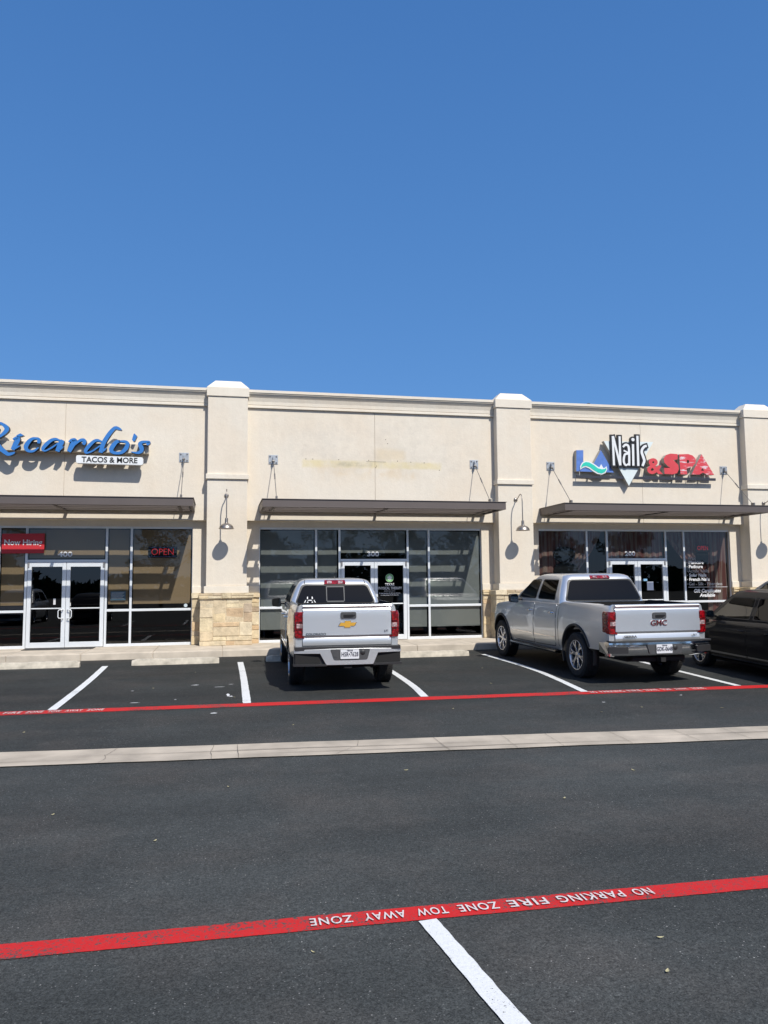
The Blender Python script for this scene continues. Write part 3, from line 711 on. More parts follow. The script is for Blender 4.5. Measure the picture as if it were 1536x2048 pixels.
# door mat, roof vent
B = MB(); B.box(-4.25, -2.75, 18.62, 19.05, SW+.002, SW+.014); tagit(B.build('door_mat', mat('mat_fibre', (.05, .048, .045), .95, var=.3, vscale=40, bump=.6), bevel=.004), 'dark fibre mat in front of the double doors numbered 400', 'door mat')
B = MB(); B.lathe([(.001, 7.12), (.05, 7.12), (.06, 7.02), (.14, 7.0), (.15, 6.93), (.06, 6.9), (.06, 5.7)], (11.26, 22, 0), 'z', 16); tagit(B.build('roof_vent', BLACK, smooth=40), 'small dark vent cap poking above the parapet of the nail salon', 'vent')

# litter, small dark leaves
# ============================================================ awnings, lamps, signs
BRONZE = mat('bronze_paint', (.118, .098, .090), .48, var=.05, vscale=2, metal=.15); GALV = mat('galvanised_steel', (.42, .45, .48), .45, metal=.5, var=.15, vscale=20); ROD = mat('steel_rod', (.20, .19, .18), .45, metal=.6)
def awning(k, label):
    x0, x1 = .95+BAY*k, 6.70+BAY*k; f, bk, zb, zt = 17.44, D-.01, 3.325, 3.485
    t = thing('awning', label, 'awning', (x0, D, 3.325), 'flat bronze metal awnings over the storefronts')
    B = MB(); w_ = .012; fl = .07
    B.box(x0, x1, f, f+w_, zb, zt); B.box(x0-.02, x1+.02, f-.02, f+fl, zt+.001, zt+.014); B.box(x0-.0, x1+.0, f-.012, f+fl, zb-.013, zb-.001)
    for xa, s in ((x0, 1), (x1, -1)):
        a, c = sorted((xa, xa+s*w_)); B.box(a, c, f+w_+.002, bk, zb, zt)
        a, c = sorted((xa-s*.02, xa+s*fl)); B.box(a, c, f+fl+.002, bk, zt+.001, zt+.014)
        a, c = sorted((xa, xa+s*fl)); B.box(a, c, f+fl+.002, bk, zb-.013, zb-.001)
    B.build('frame', BRONZE, t, bevel=.002)
    for y0, y1 in ((17.75, 17.85), (18.10, 18.23), (18.44, 18.67), (18.87, 18.935)):
        B = MB(); B.box(x0+w_+.002, x1-w_-.002, y0, y0+.008, zb+.012, zt-.012); B.box(x0+w_+.002, x1-w_-.002, y0+.009, y1, zt-.022, zt-.012); B.box(x0+w_+.002, x1-w_-.002, y0+.009, y1, zb+.012, zb+.022)
        B.build('slat', BRONZE, t)
    for x in (x0+.26, (x0+x1)/2, x1-.30):
        B = MB(); B.box(x-.035, x+.035, f+fl+.003, bk, zb-.018, zb-.002); B.box(x-.006, x+.006, f+w_+.002, bk, zb-.002, zb+.011); B.build('cross_bar', BRONZE, t)
    for x in (1.28+BAY*k, 6.43+BAY*k):
        B = MB(); B.box(x-.112, x+.112, D-.014, D-.001, 4.51, 4.735)
        for a in (-.075, .075):
            for c in (-.075, .075): B.lathe([(.001, -.03), (.016, -.03), (.018, -.014)], (x+a, D, 4.622+c), 'y', 8, 1)
        B.box(x-.012, x+.012, D-.11, D-.014, 4.55, 4.69); B.build('wall_plate', [GALV, ROD], t, bevel=.002)
        B = MB(); p, q = Vector((x, D-.09, 4.575)), Vector((x, 17.80, 3.56)); dvec = q-p
        B.tube([p, q], .0085, 8); B.tube([p, p+dvec*.04], .02, 8); B.tube([p+dvec*.36, p+dvec*.365, p+dvec*.50, p+dvec*.505], [.010, .017, .017, .010], 8)
        B.lathe([(.001, -.03), (.03, -.03), (.03, .03), (.001, .03)], tuple(p), 'x', 12); B.build('tie_rod', ROD, t, smooth=50)
        B = MB(); B.box(x-.022, x+.022, 17.74, 17.86, 3.502, 3.60); B.box(x-.05, x+.05, 17.70, 17.90, 3.47, 3.501); B.build('rod_bracket', ROD, t, bevel=.006)
awning(-1, 'bronze metal awning over the doors numbered 400, leftmost of the awnings')
awning(0, 'bronze metal awning over the doors numbered 300, below the bare patched wall')
awning(1, 'bronze metal awning over the doors numbered 200, below the nail salon sign')
def lamp(x, label):
    t = thing('wall_lamp', label, 'lamp', (x, DP, 3.69), 'gooseneck barn lamps on the pillars')
    M = mat('brushed_nickel', (.33, .30, .27), .36, metal=.85)
    B = MB(); B.lathe([(.001, -.035), (.03, -.033), (.05, -.02), (.055, 0)], (x, DP, 3.69), 'y', 20); B.build('mount', M, t, smooth=50)
    pts = [(x, DP-.02, 3.69), (x, DP-.10, 3.70), (x, DP-.19, 3.735), (x, DP-.27, 3.785), (x, DP-.33, 3.80), (x, DP-.385, 3.775), (x, DP-.425, 3.70), (x, DP-.44, 3.6), (x, DP-.44, 3.1)]
    B = MB(); B.tube(pts, .0125, 10); B.build('arm', M, t, smooth=60)
    B = MB(); B.lathe([(.016, 3.125), (.03, 3.12), (.036, 3.09), (.036, 3.03), (.044, 3.0), (.085, 2.985), (.125, 2.96), (.155, 2.92), (.165, 2.885), (.178, 2.872), (.178, 2.868), (.162, 2.880), (.12, 2.95), (.03, 2.985)], (x, DP-.44, 0), 'z', 40); B.build('shade', M, t, smooth=35)
    B = MB(); B.lathe([(.001, 2.895), (.02, 2.90), (.032, 2.93), (.02, 2.97), (.015, 2.985)], (x, DP-.44, 0), 'z', 16); B.build('bulb', mat('bulb_glass', (.7, .7, .68), .2), t, smooth=60)
lamp(.165, 'gooseneck barn lamp on the pillar between the doors numbered 400 and 300')
lamp(7.45, 'gooseneck barn lamp on the pillar between the middle awning and the nail salon')
lamp(14.72, 'gooseneck barn lamp on the pillar at the right edge, only its shadow and arm showing')

SCRIPT_STROKES = [[(-5.122, 5.116, 0.038), (-5.039, 5.202, 0.057), (-4.943, 5.235, 0.057), (-4.846, 5.247, 0.057), (-4.78, 5.217, 0.066), (-4.718, 5.165, 0.091), (-4.7, 5.112, 0.099), (-4.736, 5.046, 0.083), (-4.804, 4.978, 0.064), (-4.868, 4.929, 0.057)], [(-4.885, 5.136, 0.07), (-4.944, 4.956, 0.095), (-5.002, 4.765, 0.095), (-5.051, 4.622, 0.076)], [(-4.896, 4.816, 0.076), (-4.827, 4.687, 0.099), (-4.738, 4.607, 0.095), (-4.66, 4.55, 0.076), (-4.584, 4.561, 0.064), (-4.515, 4.595, 0.028)], [(-4.568, 4.887, 0.032), (-4.509, 4.922, 0.057), (-4.471, 4.923, 0.089), (-4.469, 4.876, 0.108), (-4.515, 4.767, 0.108), (-4.566, 4.653, 0.083)], [(-4.529, 4.684, 0.051), (-4.48, 4.709, 0.044), (-4.416, 4.746, 0.018)], [(-4.023, 4.811, 0.057), (-4.019, 4.865, 0.076), (-4.031, 4.913, 0.064), (-4.081, 4.926, 0.048), (-4.158, 4.915, 0.064), (-4.233, 4.847, 0.089), (-4.285, 4.75, 0.095), (-4.283, 4.685, 0.083), (-4.226, 4.633, 0.061), (-4.128, 4.635, 0.053), (-4.02, 4.716, 0.025)], [(-3.582, 4.896, 0.038), (-3.66, 4.922, 0.057), (-3.749, 4.897, 0.07), (-3.846, 4.811, 0.083), (-3.921, 4.713, 0.076), (-3.925, 4.662, 0.051), (-3.864, 4.651, 0.036), (-3.733, 4.73, 0.036), (-3.602, 4.836, 0.025)], [(-3.515, 4.904, 0.076), (-3.536, 4.856, 0.114), (-3.578, 4.758, 0.108), (-3.619, 4.637, 0.089)], [(-3.576, 4.68, 0.051), (-3.538, 4.711, 0.044), (-3.491, 4.755, 0.015)], [(-3.38, 4.86, 0.032), (-3.325, 4.91, 0.057), (-3.258, 4.912, 0.089), (-3.267, 4.864, 0.108), (-3.321, 4.754, 0.108), (-3.374, 4.638, 0.089)], [(-3.331, 4.707, 0.03), (-3.233, 4.825, 0.047), (-3.139, 4.907, 0.061), (-3.067, 4.917, 0.081), (-3.042, 4.875, 0.084), (-3.065, 4.81, 0.067)], [(-2.669, 4.893, 0.034), (-2.755, 4.923, 0.057), (-2.838, 4.894, 0.067), (-2.95, 4.775, 0.081), (-3.013, 4.671, 0.074), (-2.988, 4.624, 0.045), (-2.869, 4.666, 0.035), (-2.727, 4.775, 0.032), (-2.662, 4.828, 0.02)], [(-2.237, 5.179, 0.02), (-2.299, 5.209, 0.067), (-2.379, 5.223, 0.074), (-2.468, 5.132, 0.088), (-2.562, 4.987, 0.092), (-2.632, 4.842, 0.097), (-2.687, 4.634, 0.088)], [(-2.64, 4.674, 0.054), (-2.598, 4.708, 0.043), (-2.557, 4.748, 0.013)], [(-2.268, 4.914, 0.049), (-2.341, 4.896, 0.081), (-2.418, 4.803, 0.101), (-2.456, 4.705, 0.092), (-2.409, 4.648, 0.07), (-2.311, 4.635, 0.065), (-2.214, 4.66, 0.074), (-2.13, 4.753, 0.097), (-2.096, 4.858, 0.084), (-2.146, 4.908, 0.061), (-2.244, 4.914, 0.043), (-2.293, 4.917, 0.034)], [(-1.677, 4.857, 0.061), (-1.634, 4.878, 0.067), (-1.616, 4.911, 0.054), (-1.666, 4.92, 0.051), (-1.777, 4.906, 0.067), (-1.823, 4.859, 0.088), (-1.787, 4.775, 0.101), (-1.788, 4.697, 0.084), (-1.871, 4.653, 0.057), (-2.019, 4.672, 0.013)]]
SCRIPT_POLYS = [[(-4.5, 4.982), (-4.414, 5.032), (-4.341, 4.987), (-4.401, 4.959), (-4.477, 4.949)], [(-1.965, 5.096), (-1.947, 5.106), (-1.888, 5.046), (-1.935, 4.925), (-1.968, 4.914), (-2.002, 4.962)]]
LA_L = [(9.231, 5.046), (9.43, 5.051), (9.415, 4.643), (9.654, 4.649), (9.648, 4.475), (9.212, 4.484)]
LA_A = [(9.933, 5.065), (10.288, 4.47), (9.584, 4.477)]
WAVE_O = [(9.32, 4.523), (9.316, 4.612), (9.37, 4.709), (9.467, 4.759), (9.578, 4.755), (9.719, 4.688), (9.844, 4.606), (9.939, 4.581), (10.027, 4.591), (10.077, 4.636), (10.095, 4.547), (10.038, 4.45), (9.932, 4.406), (9.805, 4.422), (9.68, 4.489), (9.571, 4.563), (9.477, 4.598), (9.397, 4.577)]
WAVE_I = [(9.343, 4.561), (9.352, 4.627), (9.398, 4.695), (9.479, 4.734), (9.577, 4.724), (9.702, 4.66), (9.826, 4.571), (9.938, 4.548), (10.026, 4.561), (10.059, 4.591), (10.065, 4.539), (10.012, 4.471), (9.925, 4.435), (9.822, 4.457), (9.697, 4.525), (9.589, 4.6), (9.494, 4.63), (9.402, 4.614)]
WSTAR = [(9.93, 4.688), (9.987, 4.579), (9.867, 4.594)]
TRI = [(10.014, 5.309), (11.473, 5.325), (10.702, 4.116)]
NAILS = [[(10.248, 5.439, 0.061), (10.254, 4.649, 0.061)], [(10.254, 5.439, 0.061), (10.436, 4.653, 0.061)], [(10.446, 5.438, 0.061), (10.439, 4.654, 0.061)], [(10.537, 5.149, 0.051), (10.607, 5.213, 0.061), (10.68, 5.197, 0.065), (10.708, 5.108, 0.065), (10.707, 4.869, 0.062), (10.698, 4.656, 0.062)], [(10.712, 4.996, 0.04), (10.632, 5.024, 0.04), (10.552, 5.059, 0.046)], [(10.695, 4.973, 0.049), (10.589, 4.956, 0.057), (10.547, 4.85, 0.062), (10.547, 4.731, 0.062), (10.601, 4.663, 0.051), (10.684, 4.711, 0.035)], [(10.832, 5.239, 0.065), (10.82, 4.655, 0.065)], [(10.972, 5.469, 0.065), (10.966, 4.651, 0.065)], [(11.235, 5.206, 0.062), (11.168, 5.181, 0.067), (11.099, 5.104, 0.07), (11.084, 5.013, 0.074), (11.123, 4.894, 0.078), (11.146, 4.79, 0.074), (11.088, 4.653, 0.062)]]
NDOT = [(10.834, 5.36, 0.086)]
SP_S = [(12.191, 5.014), (11.974, 5.021), (11.839, 4.979), (11.763, 4.889), (11.779, 4.769), (11.875, 4.68), (11.956, 4.633), (11.759, 4.621), (11.774, 4.463), (12.014, 4.453), (12.149, 4.489), (12.213, 4.597), (12.194, 4.718), (12.082, 4.821), (12.049, 4.848), (12.184, 4.869)]
SP_P = ([(12.236, 5.008), (12.511, 5.023), (12.644, 4.988), (12.733, 4.898), (12.721, 4.776), (12.629, 4.682), (12.44, 4.617), (12.458, 4.462), (12.252, 4.461)], [(12.466, 4.861), (12.528, 4.855), (12.53, 4.786), (12.464, 4.762)])
SP_A = ([(12.918, 5.033), (13.28, 4.464), (13.058, 4.462), (12.939, 4.521), (12.829, 4.465), (12.588, 4.463)], [(12.932, 4.651), (12.979, 4.567), (12.881, 4.578)])
AMP = [(11.259, 4.884), (11.723, 4.45)]
RAIL_Z = (4.305, 4.373)
RAIL_X = (9.217, 13.329)
SBLUE = mat('blue_sign_face', (.036, .18, .50), .35); NAVY = mat('navy_return', (.012, .016, .03), .5); RACE = mat('cream_raceway', (.60, .545, .45), .6); SWHITE = mat('white_sign_face', (.74, .76, .76), .4)
YR = D-.33
t = thing('script_letter_sign', 'blue script channel letters with a white tacos panel on the left wall', 'sign', (-3.2, D, 4.7))
B = MB(); B.box(-5.6, -1.64, D-.185, D-.001, 4.665, 4.875); B.build('raceway', RACE, t, bevel=.003)
def slet(name, idx, polys=()):
    B = MB()
    for q, i in enumerate(idx): B.stroke(SCRIPT_STROKES[i], YR-.004*q, YR+.13-.003*q, 0, 1)
    for p in polys: B.prism(SCRIPT_POLYS[p], YR, YR+.13, ms=1)
    o = B.build(name, [SBLUE, NAVY], t, recalc=True)
    return o
for idx, pl in (((1, 2, 0), ()), ((3, 4), (0,)), ((5,), ()), ((6, 7, 8), ()), ((10, 9), ()), ((11, 12, 13), ()), ((14,), ()), ((), (1,)), ((15,), ())): slet('letter', idx, pl)
B = MB()
for x, z0, z1 in ((-2.94, 4.55, 4.70), (-2.0, 4.55, 4.7)): B.box(x-.02, x+.02, D-.2, D-.17, z0, z1)
B.build('bracket', RACE, t)
B = MB(); z0, z1 = 4.37, 4.56; xa, xb = -3.215, -1.745; pl = round_poly([(xa, z0+.01), (xb, z0-.005), (xb, z1-.01), (xa, z1+.005)], .05)
B.prism(pl, YR+.0, YR+.13); o = B.build('panel', SWHITE, t, bevel=.004)
B = MB(); B.text('TACOS & MORE', .175, ((xa+xb)/2, YR-.004, 4.464), depth=.004, sx=.98, offset=.0035); B.build('lettering', BLACK, o)

# salon sign
t = thing('salon_sign', 'salon sign with blue, black-outlined white and red letters over a white triangle', 'sign', (11.0, D, 4.6))
SALB = mat('faded_blue_face', (.10, .20, .52), .4, var=.1, vscale=9); TEAL = mat('teal_face', (.03, .55, .42), .4); RET = mat('grey_return', (.40, .38, .34), .6); PALE = mat('pale_sign_face', (.68, .75, .74), .4, var=.04, vscale=6)
def wornred():
    m, tt, p = newmat('worn_red_face'); L = tt.links; tc = N(tt, 'TexCoord'); mp = N(tt, 'Mapping'); mp.inputs['Scale'].default_value = (3.2, 1, 14); L.new(tc.outputs['Object'], mp.inputs[0])
    n = N(tt, 'TexNoise'); n.inputs['Scale'].default_value = 1.3; n.inputs['Detail'].default_value = 7; n.inputs['Roughness'].default_value = .65; L.new(mp.outputs[0], n.inputs[0])
    cr = N(tt, 'ValToRGB'); e = cr.color_ramp.elements; e[0].position = .53; e[0].color = (.62, .055, .07, 1); e[1].position = .68; e[1].color = (.72, .70, .72, 1); L.new(n.outputs[0], cr.inputs[0]); L.new(cr.outputs[0], p.inputs['Base Color']); p.inputs['Roughness'].default_value = .5; return m
SRED = mat('red_sign_face', (.62, .065, .075), .4, var=.08, vscale=6); WRED = wornred()
B = MB(); B.prism(LA_L, D-.15, D-.02, ms=1); B.build('letter', [SALB, RET], t)
B = MB(); B.prism(LA_A, D-.154, D-.02, ms=1); B.build('letter', [SALB, RET], t)
B = MB(); B.prism(WAVE_O, D-.166, D-.05, m=0, ms=1); B.prism(WAVE_I, D-.172, D-.166, m=2); B.prism(WSTAR, D-.160, D-.155, m=0); B.build('wave', [SWHITE, RET, TEAL], t)
B = MB(); B.prism(TRI, D-.18, D-.05, ms=1); B.build('triangle_panel', [PALE, RET], t)
def nail(idx, dot=False):
    B = MB(); d = NDOT[0]
    for q, i in enumerate(idx):
        s_ = NAILS[i]; B.stroke(s_, D-.232-.0015*q, D-.18-.001*q, 1, grow=.043); B.stroke(s_, D-.24-.0015*q, D-.229, 0)
    if dot:
        B.lathe([(.001, -.237), (.088, -.237), (.088, -.18), (.001, -.18)], (d[0], D, d[1]), 'y', 24, 1); B.lathe([(.001, -.245), (.046, -.245), (.046, -.23)], (d[0], D, d[1]), 'y', 24, 0)
    B.build('letter', [SWHITE, BLACK], t)
nail((0, 1, 2)); nail((3, 4, 5)); nail((6,), True); nail((7,)); nail((8,))
B = MB(); B.prism(SP_S, D-.18, D-.05, ms=1); B.build('letter', [SRED, RET], t)
B = MB(); B.prism(SP_P[0], D-.18, D-.05, holes=[SP_P[1]], ms=1); B.build('letter', [WRED, RET], t)
B = MB(); B.prism(SP_A[0], D-.18, D-.05, holes=[SP_A[1]], ms=1); B.build('letter', [WRED, RET], t)
ax0, az1, ax1, az0 = AMP[0][0], AMP[0][1], AMP[1][0], AMP[1][1]
B = MB(); tv, tf = text_geo('&', 1.0, .03, .12, 'CENTER', 1.0, 0.0); mnx, mxx = min(q[0] for q in tv), max(q[0] for q in tv); mny, mxy = min(q[1] for q in tv), max(q[1] for q in tv)
B.add([(ax0+(q[0]-mnx)/(mxx-mnx)*(ax1-ax0), D-.115-q[2], az0+(q[1]-mny)/(mxy-mny)*(az1-az0)) for q in tv], tf, [0 if abs(sum(tv[i][2] for i in f_)/len(f_)-.06) < .001 else 1 for f_ in tf]); B.build('letter', [SRED, RET], t)
B = MB(); rz = RAIL_Z; B.box(RAIL_X[0], RAIL_X[1], D-.17, D-.12, rz[0], rz[1])
for x in (9.6, 10.9, 12.1, 12.9): B.box(x-.02, x+.02, D-.121, D-.001, rz[0]+.01, rz[0]+.05)
B.build('mounting_rail', mat('dark_rail', (.03, .033, .045), .5), t)
B = MB()
for x in (9.3, 9.9, 12.0, 12.55, 13.0): B.box(x-.008, x+.008, D-.15, D-.14, rz[1], rz[1]+.14)
B.build('strut', RET, t)

# hiring banner, open signs
B = MB(); B.prism(round_poly([(-4.85, 2.335), (-3.94, 2.345), (-3.935, 2.80), (-4.85, 2.79)], .01, 2), DG-.075, DG-.055); bn = B.build('hiring_banner', mat('red_banner', (.50, .022, .03), .5), bevel=.002)
tagit(bn, 'red banner with white hiring words across the corner of the left doors frame', 'banner')
B = MB(); B.text('Now Hiring', .175, (-4.395, DG-.079, 2.585), depth=.002, sx=.97, offset=.0035); B.build('lettering', WHITEL, bn)
LED = emit('red_led', (1.0, .05, .07), .55); LED2 = emit('blue_led', (.25, .3, 1.0), .25)
def open_sign(x, z, w_, h, label, dots=True):
    t = thing('open_sign', label, 'sign', (x, DG+.07, z-h/2))
    B = MB(); B.box(x-w_/2, x+w_/2, DG+.008, DG+.03, z-h/2, z+h/2); B.build('housing', BLACK, t, bevel=.006)
    B = MB(); 
    for s in (-.004, 0, .004): pass
    tv, tf = text_geo('OPEN', 1.0, 0.0, .006, 'CENTER', 1.05, 0.0); wd = max(q[0] for q in tv)-min(q[0] for q in tv); sc = w_*.80/wd; hs = h*.62/.73
    B.text('OPEN', 1.0, (x, DG+.0035, z), (sc, 0, 0), (0, 0, hs), depth=.002, offset=-.012); B.build('lettering', LED, t)
    if dots:
        B = MB(); n = 22
        for q in range(n):
            for zz in (z-h*.42, z+h*.42): B.box(x-w_*.46+w_*.92*q/n, x-w_*.46+w_*.92*q/n+.010, DG+.0025, DG+.0075, zz-.004, zz+.004)
        B.build('led_border', LED2, t)
open_sign(-1.31, 2.37, .66, .26, 'red lit open sign in the window right of the doors numbered 400')
open_sign(13.12, 2.47, .42, .20, 'small red lit open sign above the salon price lettering', False)
B = MB(); B.prism(round_poly([(12.97, 2.03), (13.30, 2.03), (13.34, 2.36), (12.95, 2.36)], .06), DG+.06, DG+.09)
tagit(B.build('hanging_board', BLACK), 'black board hanging below the small open sign in the salon window', 'sign')
# ============================================================ vehicles
def carpaint(name, col, metal, rough, flake=.0, coat=1.0):
    m, t, p = newmat(name); p.inputs['Base Color'].default_value = (*col, 1); p.inputs['Metallic'].default_value = metal; p.inputs['Roughness'].default_value = rough
    p.inputs['Coat Weight'].default_value = coat; p.inputs['Coat Roughness'].default_value = .03
    if name.startswith('black'): p.inputs['Specular IOR Level'].default_value = .1; p.inputs['Coat Weight'].default_value = .45; p.inputs['Coat Roughness'].default_value = .01
    if flake:
        tc = N(t, 'TexCoord'); n = N(t, 'TexNoise'); n.inputs['Scale'].default_value = 900; n.inputs['Detail'].default_value = 1; t.links.new(tc.outputs['Object'], n.inputs[0])
        r = N(t, 'MapRange'); r.inputs[3].default_value = rough-flake; r.inputs[4].default_value = rough+flake; t.links.new(n.outputs[0], r.inputs[0]); t.links.new(r.outputs[0], p.inputs['Roughness'])
        n2 = N(t, 'TexNoise'); n2.inputs['Scale'].default_value = 2.5; t.links.new(tc.outputs['Object'], n2.inputs[0])
        b_ = N(t, 'Bump'); b_.inputs['Strength'].default_value = .04; b_.inputs['Distance'].default_value = .02; t.links.new(n2.outputs[0], b_.inputs['Height']); t.links.new(b_.outputs[0], p.inputs['Normal'])
    return m
SILVER = carpaint('silver_car_paint', (.76, .775, .775), .76, .36, .05); SILVER2 = carpaint('quicksilver_car_paint', (.78, .79, .785), .78, .34, .05)
BLKP = carpaint('black_car_paint', (.006, .006, .007), .0, .6); WHTP = carpaint('white_car_paint', (.62, .63, .63), 0, .35); GRYP = carpaint('grey_car_paint', (.36, .38, .40), .6, .35)
TINT = glassmat('tinted_car_glass', (.035, .04, .042), .035); TINT2 = glassmat('light_car_glass', (.30, .34, .32), .10)
PLAS = mat('car_black_plastic', (.022, .022, .023), .5); PLAS2 = mat('car_grey_plastic', (.06, .062, .065), .55, var=.1, vscale=30); TRIM = mat('car_rubber_trim', (.008, .008, .008), .45); CHROME = mat('chrome', (.72, .72, .73), .10, metal=1.0, var=.03, vscale=3)
TYRE = mat('tyre_rubber', (.022, .021, .020), .85, var=.3, vscale=18, bump=.3, bscale=60); ALLOY = mat('polished_alloy', (.58, .58, .60), .24, metal=.9); WELL = mat('wheel_well', (.006, .006, .006), .95); UNDER = mat('underbody', (.012, .012, .012), .9)
def lampred(name, col, st=0):
    m, t, p = newmat(name); p.inputs['Base Color'].default_value = (*col, 1); p.inputs['Roughness'].default_value = .12; p.inputs['Coat Weight'].default_value = 1
    tc = N(t, 'TexCoord'); n = N(t, 'TexVoronoi'); n.inputs['Scale'].default_value = 26; t.links.new(tc.outputs['Object'], n.inputs[0])
    r = N(t, 'MapRange'); r.inputs[1].default_value = 0; r.inputs[2].default_value = .7; r.inputs[3].default_value = 1.7; r.inputs[4].default_value = .45; t.links.new(n.outputs['Distance'], r.inputs[0])
    s = N(t, 'VectorMath', operation='SCALE'); s.inputs[0].default_value = col; t.links.new(r.outputs[0], s.inputs['Scale']); t.links.new(s.outputs[0], p.inputs['Base Color'])
    b_ = N(t, 'Bump'); b_.inputs['Strength'].default_value = .4; b_.inputs['Distance'].default_value = .01; t.links.new(n.outputs['Distance'], b_.inputs['Height']); t.links.new(b_.outputs[0], p.inputs['Normal']); return m
LRED = lampred('tail_lamp_red', (.24, .003, .006)); LDRED = lampred('tail_lamp_dark_red', (.09, .002, .003)); LWHITE = lampred('reverse_lamp_lens', (.42, .30, .30)); HEADL = lampred('headlight_lens', (.6, .6, .6))
PLATE = mat('plate_white', (.66, .68, .70), .45); PINK = mat('plate_ink', (.02, .02, .05), .5); GOLD = mat('gold_badge', (.75, .42, .06), .35, metal=.3); REDB = mat('red_badge', (.15, .006, .010), .35)

def interp(tab, x):
    if x <= tab[0][0]: return tab[0][1]
    for (a, va), (b_, vb) in zip(tab, tab[1:]):
        if x <= b_: return va+(vb-va)*(x-a)/(b_-a)
    return tab[-1][1]
class Shell:
    """lower body of a vehicle: half width as a function of length y and height z"""
    def __init__(s, W, ins, zt, plan, zlo):
        s.W, s.ins, s.zt, s.plan, s.zlo = W, ins, zt, plan, zlo; s.rise = -9
    def prof(s, y):
        zt = interp(s.zt, y); w_ = s.W-interp(s.plan, y); out = []
        for kind, z, i in s.ins:
            zz = z if kind == 'a' else zt-z
            if y < s.rise and kind == 'a': zz = max(zz, .57)
            out.append((w_-i, zz))
        o = [out[0]]
        for q in out[1:]: o.append((q[0], max(q[1], o[-1][1]+.002)))
        return o
    def x(s, y, z):
        p = [(q[1], q[0]) for q in s.prof(y)]; return interp(p, z)
    def ring(s, y):
        p = s.prof(y); return [(a, y, z) for a, z in p]+[(-a, y, z) for a, z in reversed(p)]
    def side(s, sgn):
        return lambda y, z, off: (sgn*(s.x(y, z)+off), y, z)
class Cab:
    """greenhouse: stack of rounded outlines; tab rows = z, half width, y rear, y front"""
    def __init__(s, tab, rc=.12, bow=.03): s.tab, s.rc, s.bow = tab, rc, bow
    def at(s, z):
        T = s.tab; return tuple(interp([(r[0], r[k]) for r in T], z) for k in (1, 2, 3))
    def ring(s, z, n=7):
        hw, yr, yf = s.at(z); rc = min(s.rc, hw*.4); pts = []
        def cor(cx, cy, a0):
            for k in range(n+1):
                a = a0+pi/2*k/n; pts.append((cx+rc*cos(a), cy+rc*sin(a)))
        cor(hw-rc, yf-rc*1.0, 0)
        for k in range(1, 6): pts.append((hw-rc-(2*(hw-rc))*k/6, yf))
        cor(-hw+rc, yf-rc, pi/2)
        for k in range(1, 8): pts.append((-hw, yf-rc+(yr-yf+2*rc)*k/8))
        cor(-hw+rc, yr+rc, pi)
        for k in range(1, 6): pts.append((-hw+rc+(2*(hw-rc))*k/6, yr))
        cor(hw-rc, yr+rc, 1.5*pi)
        for k in range(1, 8): pts.append((hw, yr+rc+(yf-yr-2*rc)*k/8))
        out = []
        for x, y in pts:
            q = 1-(x/hw)**2
            if y > (yr+yf)/2: y = y+s.bow*2.2*q*max(0, (y-(yf-.35))/.35)
            else: y = y-s.bow*q*max(0, ((yr+.35)-y)/.35)
            out.append((x, y, z))
        return out
    def side(s, sgn): return lambda y, z, off: (sgn*(s.at(z)[0]+off), y, z)
    def rear(s): return lambda x, z, off: (x, s.at(z)[1]-s.bow*(1-(x/s.at(z)[0])**2)-off, z)
    def front(s): return lambda x, z, off: (x, s.at(z)[2]+s.bow*2.2*(1-(x/s.at(z)[0])**2)+off, z)
    def build(s, name, mat_, root, zcuts=None):
        T = s.tab; zs = []
        for a, b_ in zip(T, T[1:]):
            k = max(1, int((b_[0]-a[0])/.05)); zs += [a[0]+(b_[0]-a[0])*i/k for i in range(k)]
        zs.append(T[-1][0]); B = MB(); B.loft([s.ring(z) for z in zs]); return B.build(name, mat_, root, smooth=32)

